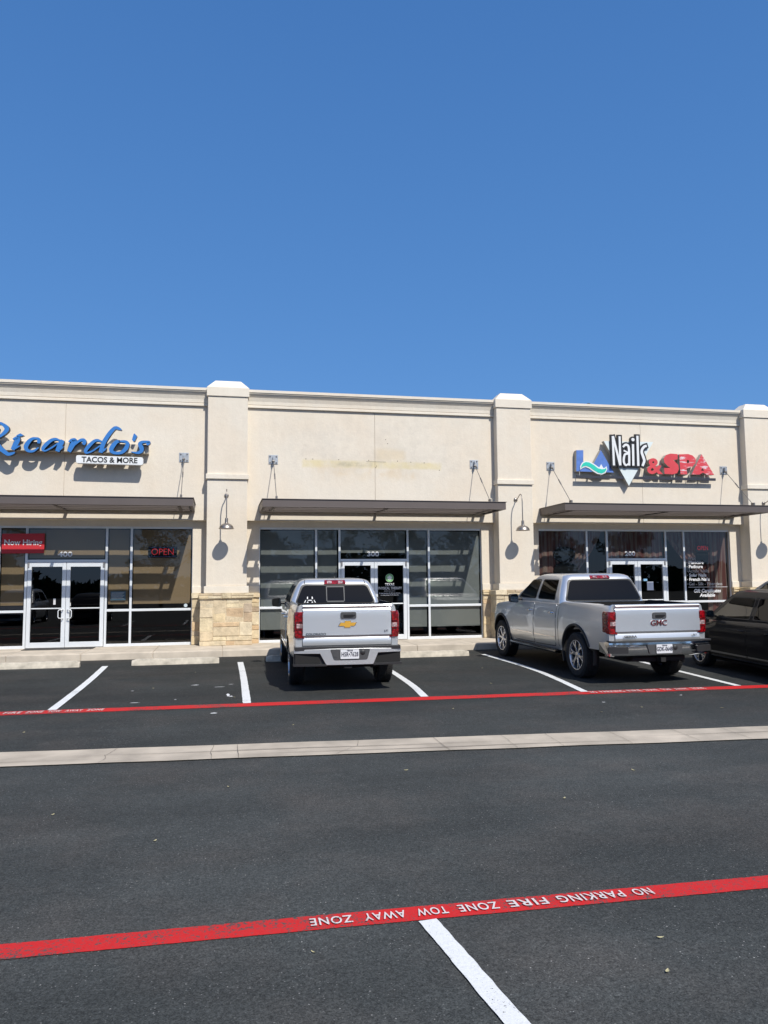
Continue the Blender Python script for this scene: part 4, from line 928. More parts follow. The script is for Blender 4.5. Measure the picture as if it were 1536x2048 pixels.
def arch_cutter(x0, x1, y, z, r):
    B = MB(); a = 28; pts = [(y+r*cos(2*pi*k/a), z+r*sin(2*pi*k/a)) for k in range(a)]
    B.prism(pts, x0, x1, plane='yz'); return B.build('cutter', TRIM)
def box_cutter(*a):
    B = MB(); B.box(*a); return B.build('cutter', TRIM)
def wheel(root, x, y, R_, rimr, width, style, sgn, steer=0.0):
    """wheel centred on (x,y,R_); outer face towards sgn"""
    w_ = thing_part('wheel', root)
    hw = width/2
    B = MB(); pr = [(rimr, -hw+.012), (rimr+.02, -hw), (R_-.04, -hw-.004), (R_-.012, -hw+.018)]
    n = 5
    for k in range(n):
        a = -hw+.022+(2*hw-.044)*k/n; c = -hw+.022+(2*hw-.044)*(k+1)/n; gq = .006
        pr += [(R_-.001, a+gq), (R_, (a+c)/2), (R_-.001, c-gq), (R_-.010, c-gq+.001), (R_-.010, c+gq-.001)] if k < n-1 else [(R_-.001, a+gq), (R_, (a+c)/2), (R_-.001, c-gq)]
    pr += [(R_-.012, hw-.018), (R_-.04, hw+.004), (rimr+.02, hw), (rimr, hw-.012), (rimr-.01, 0)]
    B.lathe(pr, (x, y, R_), 'x', 48, closed=True)
    # tread lugs
    for k in range(60):
        a = 2*pi*k/60
        for j, off in ((-1, 0), (1, .05)):
            aa = a+off; xc = x+j*(hw-.045); c_, s_ = cos(aa), sin(aa); t_ = .012; ww = .032; r_a, r_b = R_-.008, R_+.0025
            vs = []
            for rr_ in (r_a, r_b):
                for dx_, dt in ((-ww, -t_), (ww, -t_), (ww, t_), (-ww, t_)): vs.append((xc+dx_, y+rr_*c_-dt*s_, R_+rr_*s_+dt*c_))
            B.add(vs, [(0, 1, 2, 3), (4, 5, 6, 7), (0, 1, 5, 4), (1, 2, 6, 5), (2, 3, 7, 6), (3, 0, 4, 7)])
    B.build('tyre', TYRE, w_, smooth=40)
    B = MB(); f = sgn*(hw-.012)
    B.lathe([(rimr+.006, f), (rimr+.004, f+sgn*.008), (rimr-.012, f+sgn*.006), (rimr-.022, f-sgn*.02), (rimr-.03, f-sgn*.09), (rimr-.03, -f)], (x, y, R_), 'x', 48)
    B.lathe([(.001, f-sgn*.012), (.055, f-sgn*.014), (.07, f-sgn*.03), (.075, f-sgn*.07), (.001, f-sgn*.07)], (x, y, R_), 'x', 24)
    for k in range(style):
        a = 2*pi*k/style+.2
        def spoke(a0, a1, r0, r1, w0, w1, d0, d1):
            p0 = Vector((0, r0*cos(a0), r0*sin(a0))); p1 = Vector((0, r1*cos(a1), r1*sin(a1))); d_ = (p1-p0).normalized(); nrm = Vector((0, -d_.z, d_.y)); v = []
            for p, ww, dd in ((p0, w0, d0), (p1, w1, d1)):
                for q in (-ww, ww):
                    for e in (0, -.035): v.append(Vector((x+f+sgn*(dd+e), y, R_))+p+nrm*q)
            B.add(v, [(0, 1, 3, 2), (4, 6, 7, 5), (0, 4, 5, 1), (2, 3, 7, 6), (0, 2, 6, 4), (1, 5, 7, 3)])
        rm = rimr*.55
        spoke(a, a, .05, rm, .028, .024, -.018, -.008)
        dlt = .34 if style == 6 else .36
        spoke(a, a-dlt*.6, rm*.92, rimr-.014, .017, .015, -.009, -.004); spoke(a, a+dlt*.6, rm*.92, rimr-.014, .017, .015, -.009, -.004)
    B.build('rim', ALLOY, w_, bevel=.003, smooth=30)
    B = MB(); B.lathe([(.001, f-sgn*.10), (rimr-.03, f-sgn*.10)], (x, y, R_), 'x', 32)
    B.lathe([(.001, f-sgn*.07), (.15, f-sgn*.07), (.15, f-sgn*.085)], (x, y, R_), 'x', 32); B.build('brake_disc', mat('brake_iron', (.03, .03, .03), .6) if 'brake_iron' not in bpy.data.materials else bpy.data.materials['brake_iron'], w_)
def thing_part(name, root):
    o = bpy.data.objects.new(name, None); COLL.objects.link(o); o.parent = root; o.empty_display_size = .1; ORG[o.name] = ORG[root.name]; return o
def arc_trim(root, sh, y, z, r, r2, a0, a1, sgn, m=None, name='wheel_arch_trim'):
    B = MB(); rings = []
    for k in range(25):
        a = a0+(a1-a0)*k/24; c, s_ = cos(a), sin(a)
        ring = []
        for rr_, off in ((r, -.03), (r, .016), (r+.01, .022), (r2-.008, .018), (r2, .002), (r2, -.03)):
            yy, zz = y+rr_*c, z+rr_*s_; ring.append((sgn*(sh.x(yy, max(zz, sh.zlo+.12))+off), yy, zz))
        rings.append(ring)
    B.loft(rings); return B.build(name, m or PLAS, root, smooth=40)
def licence(root, x, y, z, txt, top='TEXAS'):
    B = MB(); B.prism(round_poly([(x-.152, z-.076), (x+.152, z-.076), (x+.152, z+.076), (x-.152, z+.076)], .012), y, y+.003); pl = B.build('licence_plate', PLATE, root)
    B = MB(); B.text(txt, .098, (x, y-.003, z-.006), depth=.002, sx=.66, offset=.0016, spacing=1.05); B.text(top, .028, (x, y-.003, z+.056), depth=.002, sx=1.2, offset=.001)
    B.build('lettering', PINK, pl)

def pickup(D_, label, cat='pickup truck'):
    root = thing(D_['name'], label, cat, (0, 0, 0)); body = D_['paint']; W = D_['W']; yb = D_['yb']; WB = D_['WB']; yt = D_['yt']; zt = D_['zt']; R_ = D_['R']; yb = D_['yb']; belt = D_['belt']
    yf = WB+.93
    sh = Shell(W, [('a', .40, .10), ('a', .44, .05), ('a', .52, .030), ('a', .58, .012), ('a', .70, .004), ('a', .85, 0), ('a', .95, .002), ('r', .30, .006), ('r', .20, .022), ('r', .12, .034), ('r', .05, .05), ('r', .018, .066), ('r', 0, .10)],
        [(yt, zt), (yb-.05, zt), (yb, belt), (yb+2.15, belt-.01), (yb+2.3, belt-.03), (WB+.4, belt-.12), (yf-.1, belt-.20), (yf, belt-.32)],
        [(yt-.03, D_['tail']+.05), (yt+.0, D_['tail']+.02), (yt+.06, D_['tail']), (-.5, .012), (0, 0), (WB, 0.0), (WB+.5, .05), (yf-.12, .16), (yf, .26)], .40)
    sh.rise = -.44
    ys = [yt, yt+.03, yt+.08]+[yt+.08+(yb-.02-yt-.08)*k/12 for k in range(1, 13)]+[yb-.01, yb+.01]+[yb+.01+(yf-.12-yb-.01)*k/26 for k in range(1, 27)]+[yf-.06, yf-.02, yf]
    B = MB(); B.loft([sh.ring(y) for y in ys]); b_ = B.build('body', [body, WELL], root)
    ra = R_+D_.get('arch', .085)
    cuts = [arch_cutter(-W-.2, -W+.36, 0, R_+.02, ra), arch_cutter(W-.36, W+.2, 0, R_+.02, ra), arch_cutter(-W-.2, -W+.36, WB, R_+.02, ra), arch_cutter(W-.36, W+.2, WB, R_+.02, ra),
        box_cutter(-W+.13, W-.13, yt+.06, yb-.04, zt-.52, zt+.2)]
    for c in cuts: c.data.materials.clear(); c.data.materials.append(WELL)
    carve(b_, cuts); me = b_.data; me.materials.clear(); me.materials.append(body); me.materials.append(WELL)
    for p in me.polygons:
        c = p.center; inwell = any(abs(math.hypot(c.y-yy, c.z-(R_+.02))-ra) < .02 for yy in (0, WB)) and abs(p.normal.x) < .5
        inn = any(math.hypot(c.y-yy, c.z-(R_+.02)) < ra+.005 for yy in (0, WB)) and abs(c.x) < W-.3
        bed = abs(c.x) < W-.12 and yt+.05 < c.y < yb-.03 and c.z < zt-.003 and c.z > zt-.55
        p.material_index = 1 if (inwell or inn or bed or c.z < .405) else 0
    me.polygons.foreach_set('use_smooth', [True]*len(me.polygons)); me.set_sharp_from_angle(angle=radians(28))
    cab = Cab(D_['cab'], rc=D_['rc']); cb = cab.build('cab', body, root)
    # rear window
    rw = D_['rearwin']; B = MB(); B.patch(round_poly([(-rw[0]-.03, rw[2]-.03), (rw[0]+.03, rw[2]-.03), (rw[1]+.03, rw[3]+.025), (-rw[1]-.03, rw[3]+.025)], .08), lambda x, z, o: cab.rear()(x, z, o+.004), .08, 0, .01)
    wn = B.build('rear_window', TRIM, root, smooth=40)
    B = MB(); B.patch(round_poly([(-rw[0], rw[2]), (rw[0], rw[2]), (rw[1], rw[3]), (-rw[1], rw[3])], .07), lambda x, z, o: cab.rear()(x, z, o+.009), .08, 0); B.build('glass_pane', TINT, wn, smooth=40, recalc=False)
    if D_.get('slider'):
        B = MB()
        for xx in (-.165, .165):
            B.patch([(xx-.008, rw[2]+.03), (xx+.008, rw[2]+.03), (xx+.008, rw[3]-.02), (xx-.008, rw[3]-.02)], lambda x, z, o: cab.rear()(x, z, o+.012), .1)
        for za, zc in ((rw[2]+.01, rw[2]+.035), (rw[3]-.035, rw[3]-.015)): B.patch([(-.16, za), (.16, za), (.16, zc), (-.16, zc)], lambda x, z, o: cab.rear()(x, z, o+.012), .1)
        B.build('sliding_frame', PLAS2, wn)
    # side windows, door panels
    for sgn in (-1, 1):
        f_ = sh.side(sgn); B = MB(); B.patch([(yb-.012, .50), (yb+.004, .50), (yb+.004, 1.29), (yb-.012, 1.29)], lambda y, z, o: f_(y, z, o+.002), .07); B.build('bed_gap', TRIM, root)
        for nm, poly, gm_ in D_['sidewin']:
            f_ = cab.side(sgn); B = MB(); B.patch(round_poly(poly, .05), lambda y, z, o: f_(y, z, o+.003), .12, 0, .01); wn = B.build('side_window', TRIM, root, smooth=40)
            cx = sum(p[0] for p in poly)/len(poly); cz = sum(p[1] for p in poly)/len(poly); q = [(cx+(p[0]-cx)*.94, cz+(p[1]-cz)*.91) for p in poly]
            B = MB(); B.patch(round_poly(q, .045), lambda y, z, o: f_(y, z, o+.007), .12, 0); B.build('glass_pane', gm_, wn, smooth=40, recalc=False)
        for poly, hy in D_['doors']:
            f_ = sh.side(sgn); cx = sum(p[0] for p in poly)/len(poly)
            big = [(p[0]+(.012 if p[0] > cx else -.012), p[1]+(.0 if p[1] > 1 else -.012)) for p in poly]
            B = MB(); B.patch(round_poly(big, .05), lambda y, z, o: f_(y, z, o+.0015), .09, 0, .01); B.build('door_gap', TRIM, root, smooth=40)
            B = MB(); B.patch(round_poly(poly, .04), lambda y, z, o: f_(y, z, o+.006), .06, 0, .008); dr = B.build('door', body, root, smooth=30)
            hz = D_['hz']; x_ = sgn*(sh.x(hy, hz)+.006); B = MB()
            B.tube([(x_, hy-.10, hz), (x_+sgn*.035, hy-.08, hz+.004), (x_+sgn*.042, hy, hz+.008), (x_+sgn*.035, hy+.08, hz+.004), (x_, hy+.10, hz)], [.012, .016, .017, .016, .012], 8); B.lathe([(.001, x_+sgn*.004), (.05, x_+sgn*.003), (.055, x_)], (0, hy-.0, hz-.005), 'x', 16)
            B.build('handle', D_['handle'], dr, smooth=60)
            B = MB(); zz = D_['mold']; B.patch([(min(p[0] for p in poly if p[1] < .8)+.03, zz), (max(p[0] for p in poly)-.03, zz), (max(p[0] for p in poly)-.03, zz+.018), (min(p[0] for p in poly if p[1] < .8)+.03, zz+.018)], lambda y, z, o: f_(y, z, o+.014), .2, 0, .012); B.build('moulding', CHROME if D_['chrome'] else body, dr)
        # mirror
        my, mz = D_['mirror']; x_ = sgn*(cab.at(mz)[0]); B = MB(); B.tube([(x_-sgn*.02, my, mz-.02), (x_+sgn*.14, my-.01, mz-.01)], .03, 8)
        B.loft([[(x_+sgn*(.09+a), my+yy, mz+zz) for a, zz in round_poly([(0, -.10), (.19, -.09), (.20, .08), (.02, .10)], .05)] for yy in (-.05, -.045, .03, .07)]); mr_ = B.build('mirror', PLAS, root, bevel=.012, smooth=40)
        B = MB(); B.prism(round_poly([(x_+sgn*.10, mz-.085), (x_+sgn*.275, mz-.075), (x_+sgn*.275, mz+.07), (x_+sgn*.115, mz+.085)], .03), my-.052, my-.054); B.build('mirror_glass', TINT2, mr_)
        for yy in (0, WB): wheel(root, sgn*(W-.15), yy, R_, D_['rim'], D_['tw'], D_['style'], sgn)
        if D_['flare']:
            for yy in (0, WB): arc_trim(root, sh, yy, R_+.02, ra-.012, ra+.035, -.12 if yy else -.35, pi+.28 if yy == 0 else pi+.25, sgn)
        if D_['step']:
            B = MB(); B.loft([[(sgn*(W-.02+a), y, .40+c) for a, c in ((-.06, -.03), (.06, -.03), (.085, 0), (.06, .03), (-.06, .03))] for y in (.72, .75, 2.95, 2.98)]); B.build('running_board', D_['stepm'], root, smooth=30)
            B = MB(); B.box(*sorted((sgn*(W-.07), sgn*(W+.05))), .8, 2.9, .431, .438); B.build('step_pad', PLAS, root)
        # tail lamp
        hz0, hz1, hx, tw_ = D_['tl']; wt = W-D_['tail']
        pl = [(sgn*(wt-tw_), yt-.028), (sgn*(wt-.04), yt-.028), (sgn*(wt-.005), yt-.012), (sgn*(wt+.008), yt+.03), (sgn*(wt+.012), yt+hx), (sgn*(wt-.05), yt+hx), (sgn*(wt-.09), yt+.02), (sgn*(wt-tw_), yt+.02)]
        zs_ = [hz0+(hz1-hz0)*k/8 for k in range(9)]; B = MB(); B.loft([[(a-sgn*(.018 if z in (zs_[0], zs_[-1]) else 0), c, z) for a, c in pl] for z in zs_]); tl = B.build('tail_light', LRED, root, bevel=.008, smooth=35)
        B = MB(); zm = hz0+(hz1-hz0)*.47
        B.box(*sorted((sgn*(wt-tw_+.02), sgn*(wt-.035))), yt-.0315, yt-.0285, zm-.035, zm+.035, 0)
        B.box(*sorted((sgn*(wt-tw_+.01), sgn*(wt-.03))), yt-.0312, yt-.0285, zm+.045, zm+.07, 1); B.box(*sorted((sgn*(wt-tw_+.01), sgn*(wt-.03))), yt-.0312, yt-.0285, zm-.075, zm-.05, 1)
        B.box(*sorted((sgn*(wt-tw_+.012), sgn*(wt-tw_+.03))), yt-.0312, yt-.0285, hz0+.02, hz1-.02, 1)
        B.build('reverse_lens', [LWHITE, LDRED], tl)
    if D_.get('slider'):
        B = MB()
        for s_ in (-1, 1):
            B.patch([(s_*.575-.008, 1.735), (s_*.575+.008, 1.735), (s_*.565+.008, 1.80), (s_*.565-.008, 1.80)], lambda x, z, o: cab.rear()(x, z, o+.003), .05)
        B.build('roof_seam', TRIM, root)
    # windscreen
    c = D_['cab']; zA, zB = belt+.02, c[-4][0]-.02; hA, hB = cab.at(zA)[0]-.1, cab.at(zB)[0]-.1
    B = MB(); B.patch(round_poly([(-hA, zA), (hA, zA), (hB, zB), (-hB, zB)], .06), lambda x, z, o: cab.front()(x, z, o+.004), .1, 0, .006); B.build('windscreen', TINT2, root, smooth=40)
    # tailgate
    tg = D_['tgw']; ct, cb_ = D_['crease']; zb = D_['tgb']; pf = [(yt-.0, zt-.002), (yt-.018, zt), (yt-.038, zt-.008), (yt-.046, zt-.024), (yt-.042, zt-.034), (yt-.010, zt-.066), (yt-.012, zt-.074), (yt-.024, zt-.09), (yt-.027, zt-.11), (yt-.030, zt-.2), (yt-.034, ct+.05), (yt-.037, ct), (yt-.004, cb_), (yt-.008, cb_-.01), (yt-.020, zb+.03), (yt-.012, zb), (yt+.0, zb)]
    B = MB(); B.box(-tg-.008, tg+.008, yt-.002, yt+.02, zb-.01, zt-.06); B.build('tailgate_gap', TRIM, root)
    B = MB(); xs_ = [-tg, -tg+.004]+[-tg+2*tg*k/14 for k in range(1, 14)]+[tg-.004, tg]
    B.loft([[(x, y+.010*(x/tg)**2-.010+(.006 if abs(x) >= tg-.001 else 0), z) for y, z in pf] for x in xs_]); tgo = B.build('tailgate', body, root, smooth=24)
    yt2 = yt-.045
    hx, hz = .015, D_['thz']; B = MB(); B.prism(round_poly([(hx-.13, hz-.055), (hx+.13, hz-.055), (hx+.13, hz+.055), (hx-.13, hz+.055)], .03), yt2-.012, yt2+.04)
    B.build('tailgate_handle', PLAS2, tgo, bevel=.006); B = MB(); B.prism(round_poly([(hx-.085, hz-.03), (hx+.085, hz-.03), (hx+.085, hz+.012), (hx-.085, hz+.012)], .01), yt2-.0135, yt2-.0125); B.box(hx-.08, hx+.06, yt2-.02, yt2-.0137, hz-.03, hz-.012); B.lathe([(.001, -.003), (.012, -.002), (.012, 0)], (hx+.098, yt2-.0125, hz), 'y', 12); B.build('handle_recess', TRIM, tgo)
    D_['badge'](tgo, yt2)
    # bumper
    D_['bumper'](root, yt, D_)
    # underbody
    B = MB(); B.box(-.52, .52, yt+.15, yf-.3, .38, .55); B.box(-.75, .75, .55, WB-.5, .42, .5); B.tube([(-W+.25, 0, R_), (W-.25, 0, R_)], .045, 10); B.lathe([(.001, -.14), (.10, -.10), (.13, 0), (.10, .1), (.001, .14)], (0, 0, R_), 'x', 16)
    B.lathe([(.001, .36), (.32, .36), (.34, .40), (.34, .5), (.001, .5)], (.0, -.62, 0), 'z', 24); B.tube([(.45, yt+.25, .38), (.5, .2, .42), (.5, 1, .42)], .035, 8); B.tube([(-W+.25, WB, R_), (W-.25, WB, R_)], .04, 8)
    B.build('underbody', UNDER, root)
    # high brake lamp, aerial
    q = D_['chmsl']; B = MB(); f_ = cab.rear(); B.patch(round_poly([(-q[0], q[1]), (q[0], q[1]), (q[0]-.01, q[2]), (-q[0]+.01, q[2])], .015), lambda x, z, o: f_(x, z, o+.022), .05, 0, .03); ch = B.build('high_brake_light', LRED, root, smooth=30)
    B = MB()
    for a, c in ((-q[0]*.72, -q[0]*.3), (q[0]*.3, q[0]*.72)): B.patch([(a, q[1]+.012), (c, q[1]+.012), (c, q[2]-.012), (a, q[2]-.012)], lambda x, z, o: f_(x, z, o+.024), .05)
    B.build('lens', LWHITE, ch)
    return root, sh, cab

# ---- smaller pickup
def badge_small(tgo, y):
    z = 1.105; B = MB(); cx = .0
    bow = [(-.155, -.030), (-.055, -.030), (-.055, -.058), (.045, -.058), (.045, -.030), (.12, -.030), (.155, .030), (.055, .030), (.055, .058), (-.045, .058), (-.045, .030), (-.12, .030)]
    B.prism([(cx+a*.93, z+c*.9) for a, c in bow], y-.012, y+.0, ms=1); B.prism([(cx+a*1.02, z+c*1.03) for a, c in bow], y-.004, y+.02, m=1); B.build('badge', [GOLD, CHROME], tgo)
    B = MB(); B.text('COLORADO', .052, (-.52, y-.002, .950), depth=.006, sx=1.12, offset=.001); B.text('LT', .045, (.645, y-.002, .985), depth=.006, sx=1.3, offset=.001); B.build('lettering', mat('badge_grey', (.10, .11, .12), .35, metal=.5) if 'badge_grey' not in bpy.data.materials else bpy.data.materials['badge_grey'], tgo)
def bumper_small(root, yt, D_):
    W = D_['W']-D_['tail']+.01; y0 = yt-.16; B = MB()
    def xw(x): return .05*(abs(x)/W)**2.5
    # silver outer skin: hexagonal-ish outline with step pockets
    def F(d): return lambda x, z, o: (x, y0+d+xw(x)-o, z)
    outer = [(-W, .65), (-W, .705), (-.30, .72), (.36, .72), (W, .705), (W, .65), (.492, .645), (.41, .46), (-.36, .46), (-.462, .645)]
    B.patch(outer, F(0), .05, 0, .05); bp = B.build('bumper', D_['paint'], root, bevel=.006, smooth=30)
    B = MB(); B.patch([(-W, .47), (-W, .652), (-.455, .652), (-.36, .47)], F(.05), .05, 0, .10); B.patch([(W, .47), (W, .652), (.485, .652), (.41, .47)], F(.05), .05, 0, .10)
    B.patch([(-W-.01, .445), (-W-.01, .48), (-.36, .475), (-.35, .445)], F(-.012), .08, 0, .12); B.patch([(W+.01, .445), (W+.01, .48), (.42, .475), (.41, .445)], F(-.012), .08, 0, .12)
    B.box(-W+.01, W-.01, yt-.13, yt+.05, .695, .752); B.build('step_pad', PLAS, bp, bevel=.006)
    B = MB(); B.patch(round_poly([(-.30, .712), (.36, .712), (.31, .535), (-.24, .535)], .03), F(-.004), .1, 0, .02); B.patch(round_poly([(-.24, .70), (-.19, .70), (-.19, .585), (-.24, .585)], .02), F(-.009), .1, 0, .01); B.build('plate_recess', PLAS2, bp)
    B = MB(); B.lathe([(.001, -.02), (.03, -.018), (.042, -.01), (.042, 0)], (.235, y0+.004, .655), 'y', 20); B.build('socket_cover', PLAS, bp, smooth=40)
    licence(bp, .02, y0-.018, .632, 'HSR\u20227628')
    B = MB(); B.box(-W+.02, W-.02, yt-.10, yt+.1, .45, .70); B.box(-.06, .06, yt-.12, yt+.3, .40, .46); B.build('bumper_core', UNDER, bp)
COL_CAB = [(1.28, .845, .62, 2.95), (1.36, .84, .63, 2.82), (1.45, .82, .655, 2.68), (1.60, .76, .71, 2.42), (1.72, .70, .76, 2.18), (1.775, .66, .80, 2.05), (1.805, .615, .85, 1.95), (1.825, .54, .92, 1.85), (1.835, .40, 1.05, 1.7)]
small = dict(name='pickup_truck', paint=SILVER, W=.925, WB=3.258, yt=-1.10, zt=1.43, tail=.055, yb=.60, belt=1.33, R=.375, rim=.24, tw=.255, style=5, rc=.10, cab=COL_CAB,
    rearwin=(.735, .60, 1.385, 1.705), slider=True,
    sidewin=[('r', [(.90, 1.37), (1.58, 1.37), (1.58, 1.70), (1.02, 1.70)], TINT), ('f', [(1.68, 1.37), (2.60, 1.37), (2.12, 1.71), (1.68, 1.72)], TINT)],
    doors=[([(.66, .62), (.72, .50), (1.60, .47), (1.62, 1.27), (.70, 1.27)], .80), ([(1.65, .47), (2.66, .47), (2.72, .9), (2.70, 1.25), (1.65, 1.27)], 1.80)], hz=1.13, mold=.62, chrome=False, handle=SILVER,
    mirror=(2.42, 1.33), flare=False, step=False, tl=(.885, 1.315, .20, .15), tgw=.735, crease=(.93, .89), tgb=.765, thz=1.25, badge=badge_small, bumper=bumper_small, chmsl=(.205, 1.728, 1.802))
root, sh, cab = pickup(small, 'smaller silver pickup with a gold badge, parked before the doors numbered 300')
B = MB(); B.tube([(.02, 1.05, 1.83), (.02, 1.06, 1.85)], .03, 10); B.tube([(.02, 1.05, 1.85), (.06, .98, 2.03)], .004, 6); B.build('aerial', PLAS, root)
B = MB(); f_ = cab.rear()   # small white window decal: two ears above a low band
for poly in ([(-.545, 1.39), (-.505, 1.39), (-.52, 1.415)], [(-.455, 1.39), (-.415, 1.39), (-.44, 1.415)], [(-.525, 1.425), (-.435, 1.425), (-.445, 1.44), (-.515, 1.44)], [(-.535, 1.455), (-.515, 1.455), (-.515, 1.50), (-.53, 1.50)], [(-.445, 1.455), (-.425, 1.455), (-.43, 1.50), (-.445, 1.50)], [(-.59, 1.39), (-.57, 1.39), (-.55, 1.44), (-.56, 1.44)], [(-.39, 1.39), (-.37, 1.39), (-.40, 1.44), (-.41, 1.44)]):
    B.patch(round_poly(poly, .012), lambda x, z, o: f_(x, z, o+.012), .1)
B.build('window_decal', WHITEL, root)
def place(root, x, y, th, s):
    pitch = math.atan((g(y+3*s)-g(y))/(3*s)); root.scale = (s, s, s); root.rotation_euler = (pitch, 0, -th); root.location = (x, y, g(y)+.001)
place(root, 2.0, 13.07, .036, .94)

# ---- larger pickup
def badge_large(tgo, y):
    B = MB(); B.text('GMC', .132, (0, y-.002, 1.05), depth=.010, sx=1.10, offset=.0045); B.build('badge_rim', CHROME, tgo)
    B = MB(); B.text('GMC', .132, (0, y-.010, 1.05), depth=.008, sx=1.10, offset=-.001); B.build('badge', REDB, tgo)
    B = MB(); B.text('SIERRA', .058, (-.55, y-.004, .825), depth=.006, sx=1.35, offset=.0012); B.text('SLT', .04, (.70, y-.004, .835), depth=.006, sx=1.2, offset=.0008); 
    B.build('lettering', bpy.data.materials['badge_grey'], tgo)
def bumper_large(root, yt, D_):
    W = .975; y0 = yt-.17; B = MB()
    def xw(x): return .10*(abs(x)/W)**4
    def F(d): return lambda x, z, o: (x, y0+d+xw(x)+.035*max(0, (.70-z)/.2)**2*0-o, z)
    prof_ = [(.05, .745), (.0, .735), (-.004, .70), (.012, .685), (.006, .60), (.02, .52), (.06, .495)]
    rings = []
    for k in range(41):
        x = -W+2*W*k/40
        rings.append([(x, y0+xw(x)+a, z) for a, z in prof_]+[(x, y0+xw(x)+.14, .495), (x, y0+xw(x)+.14, .745)])
    B.loft(rings); bp = B.build('bumper', CHROME, root, smooth=35)
    for s in (-1, 1):
        B = MB(); B.loft([[(s*(W-.02), y0+.10, .745), (s*(W+.012), y0+.16, .74), (s*(W+.015), y0+.42, .72), (s*(W+.01), y0+.42, .56), (s*(W+.005), y0+.14, .52), (s*(W-.02), y0+.10, .50)], [(s*(W-.1), y0+.10, .745), (s*(W-.05), y0+.16, .74), (s*(W-.05), y0+.42, .72), (s*(W-.05), y0+.42, .56), (s*(W-.05), y0+.14, .52), (s*(W-.1), y0+.10, .50)]]); B.build('bumper_end', CHROME, bp)
        a, c = (-.985, -.66) if s < 0 else (.66, .985)
        B = MB(); B.patch(round_poly([(a, .555), (c, .555), (c, .665), (a, .665)], .02), F(-.01), .04, 0, .03); B.build('corner_step', PLAS, bp)
    B = MB(); B.box(-.97, .97, yt-.12, yt+.03, .735, .765); B.build('step_pad', PLAS, bp, bevel=.006)
    B = MB(); B.patch(round_poly([(-.32, .70), (.37, .70), (.33, .54), (-.27, .54)], .03), F(-.012), .06, 0, .02); B.build('plate_recess', PLAS2, bp)
    B = MB(); B.lathe([(.001, -.02), (.03, -.018), (.04, -.01), (.04, 0)], (.22, y0-.008, .64), 'y', 20); B.build('socket_cover', PLAS, bp, smooth=40)
    licence(bp, .0, y0-.030, .625, 'GDK-0648')
    B = MB(); B.box(-.045, .045, yt-.16, yt+.3, .40, .47); B.box(-.5, .5, yt-.02, yt+.05, .40, .47); B.build('tow_hitch', UNDER, bp)
GMC_CAB = [(1.28, .925, .70, 3.15), (1.36, .915, .71, 3.02), (1.47, .885, .74, 2.85), (1.62, .825, .80, 2.60), (1.78, .755, .87, 2.32), (1.84, .72, .91, 2.20), (1.87, .67, .96, 2.08), (1.89, .60, 1.02, 1.95), (1.90, .45, 1.15, 1.8)]
large = dict(name='pickup_truck', paint=SILVER2, W=1.005, WB=3.645, yt=-1.12, zt=1.375, tail=.055, yb=.70, belt=1.33, R=.41, rim=.27, tw=.275, style=6, rc=.14, cab=GMC_CAB,
    rearwin=(.80, .655, 1.385, 1.765), slider=False,
    sidewin=[('r', [(.98, 1.375), (1.78, 1.375), (1.78, 1.775), (1.08, 1.775)], TINT), ('f', [(1.88, 1.375), (2.78, 1.375), (2.30, 1.765), (1.88, 1.775)], TINT2)],
    doors=[([(.80, .70), (.86, .50), (1.80, .48), (1.82, 1.30), (.82, 1.30)], .99), ([(1.85, .48), (2.90, .48), (2.96, .9), (2.94, 1.27), (1.85, 1.30)], 2.03)], hz=1.13, mold=.66, chrome=True, handle=CHROME,
    mirror=(2.62, 1.36), flare=True, arch=.115, step=True, stepm=CHROME, tl=(.87, 1.255, .17, .155), tgw=.82, crease=(.915, .875), tgb=.765, thz=1.18, badge=badge_large, bumper=bumper_large, chmsl=(.215, 1.80, 1.86))
root, sh, cab = pickup(large, 'larger silver crew cab pickup with chrome bumper and red badge, before the nail salon')
place(root, 7.00, 12.66, -.02, .94)

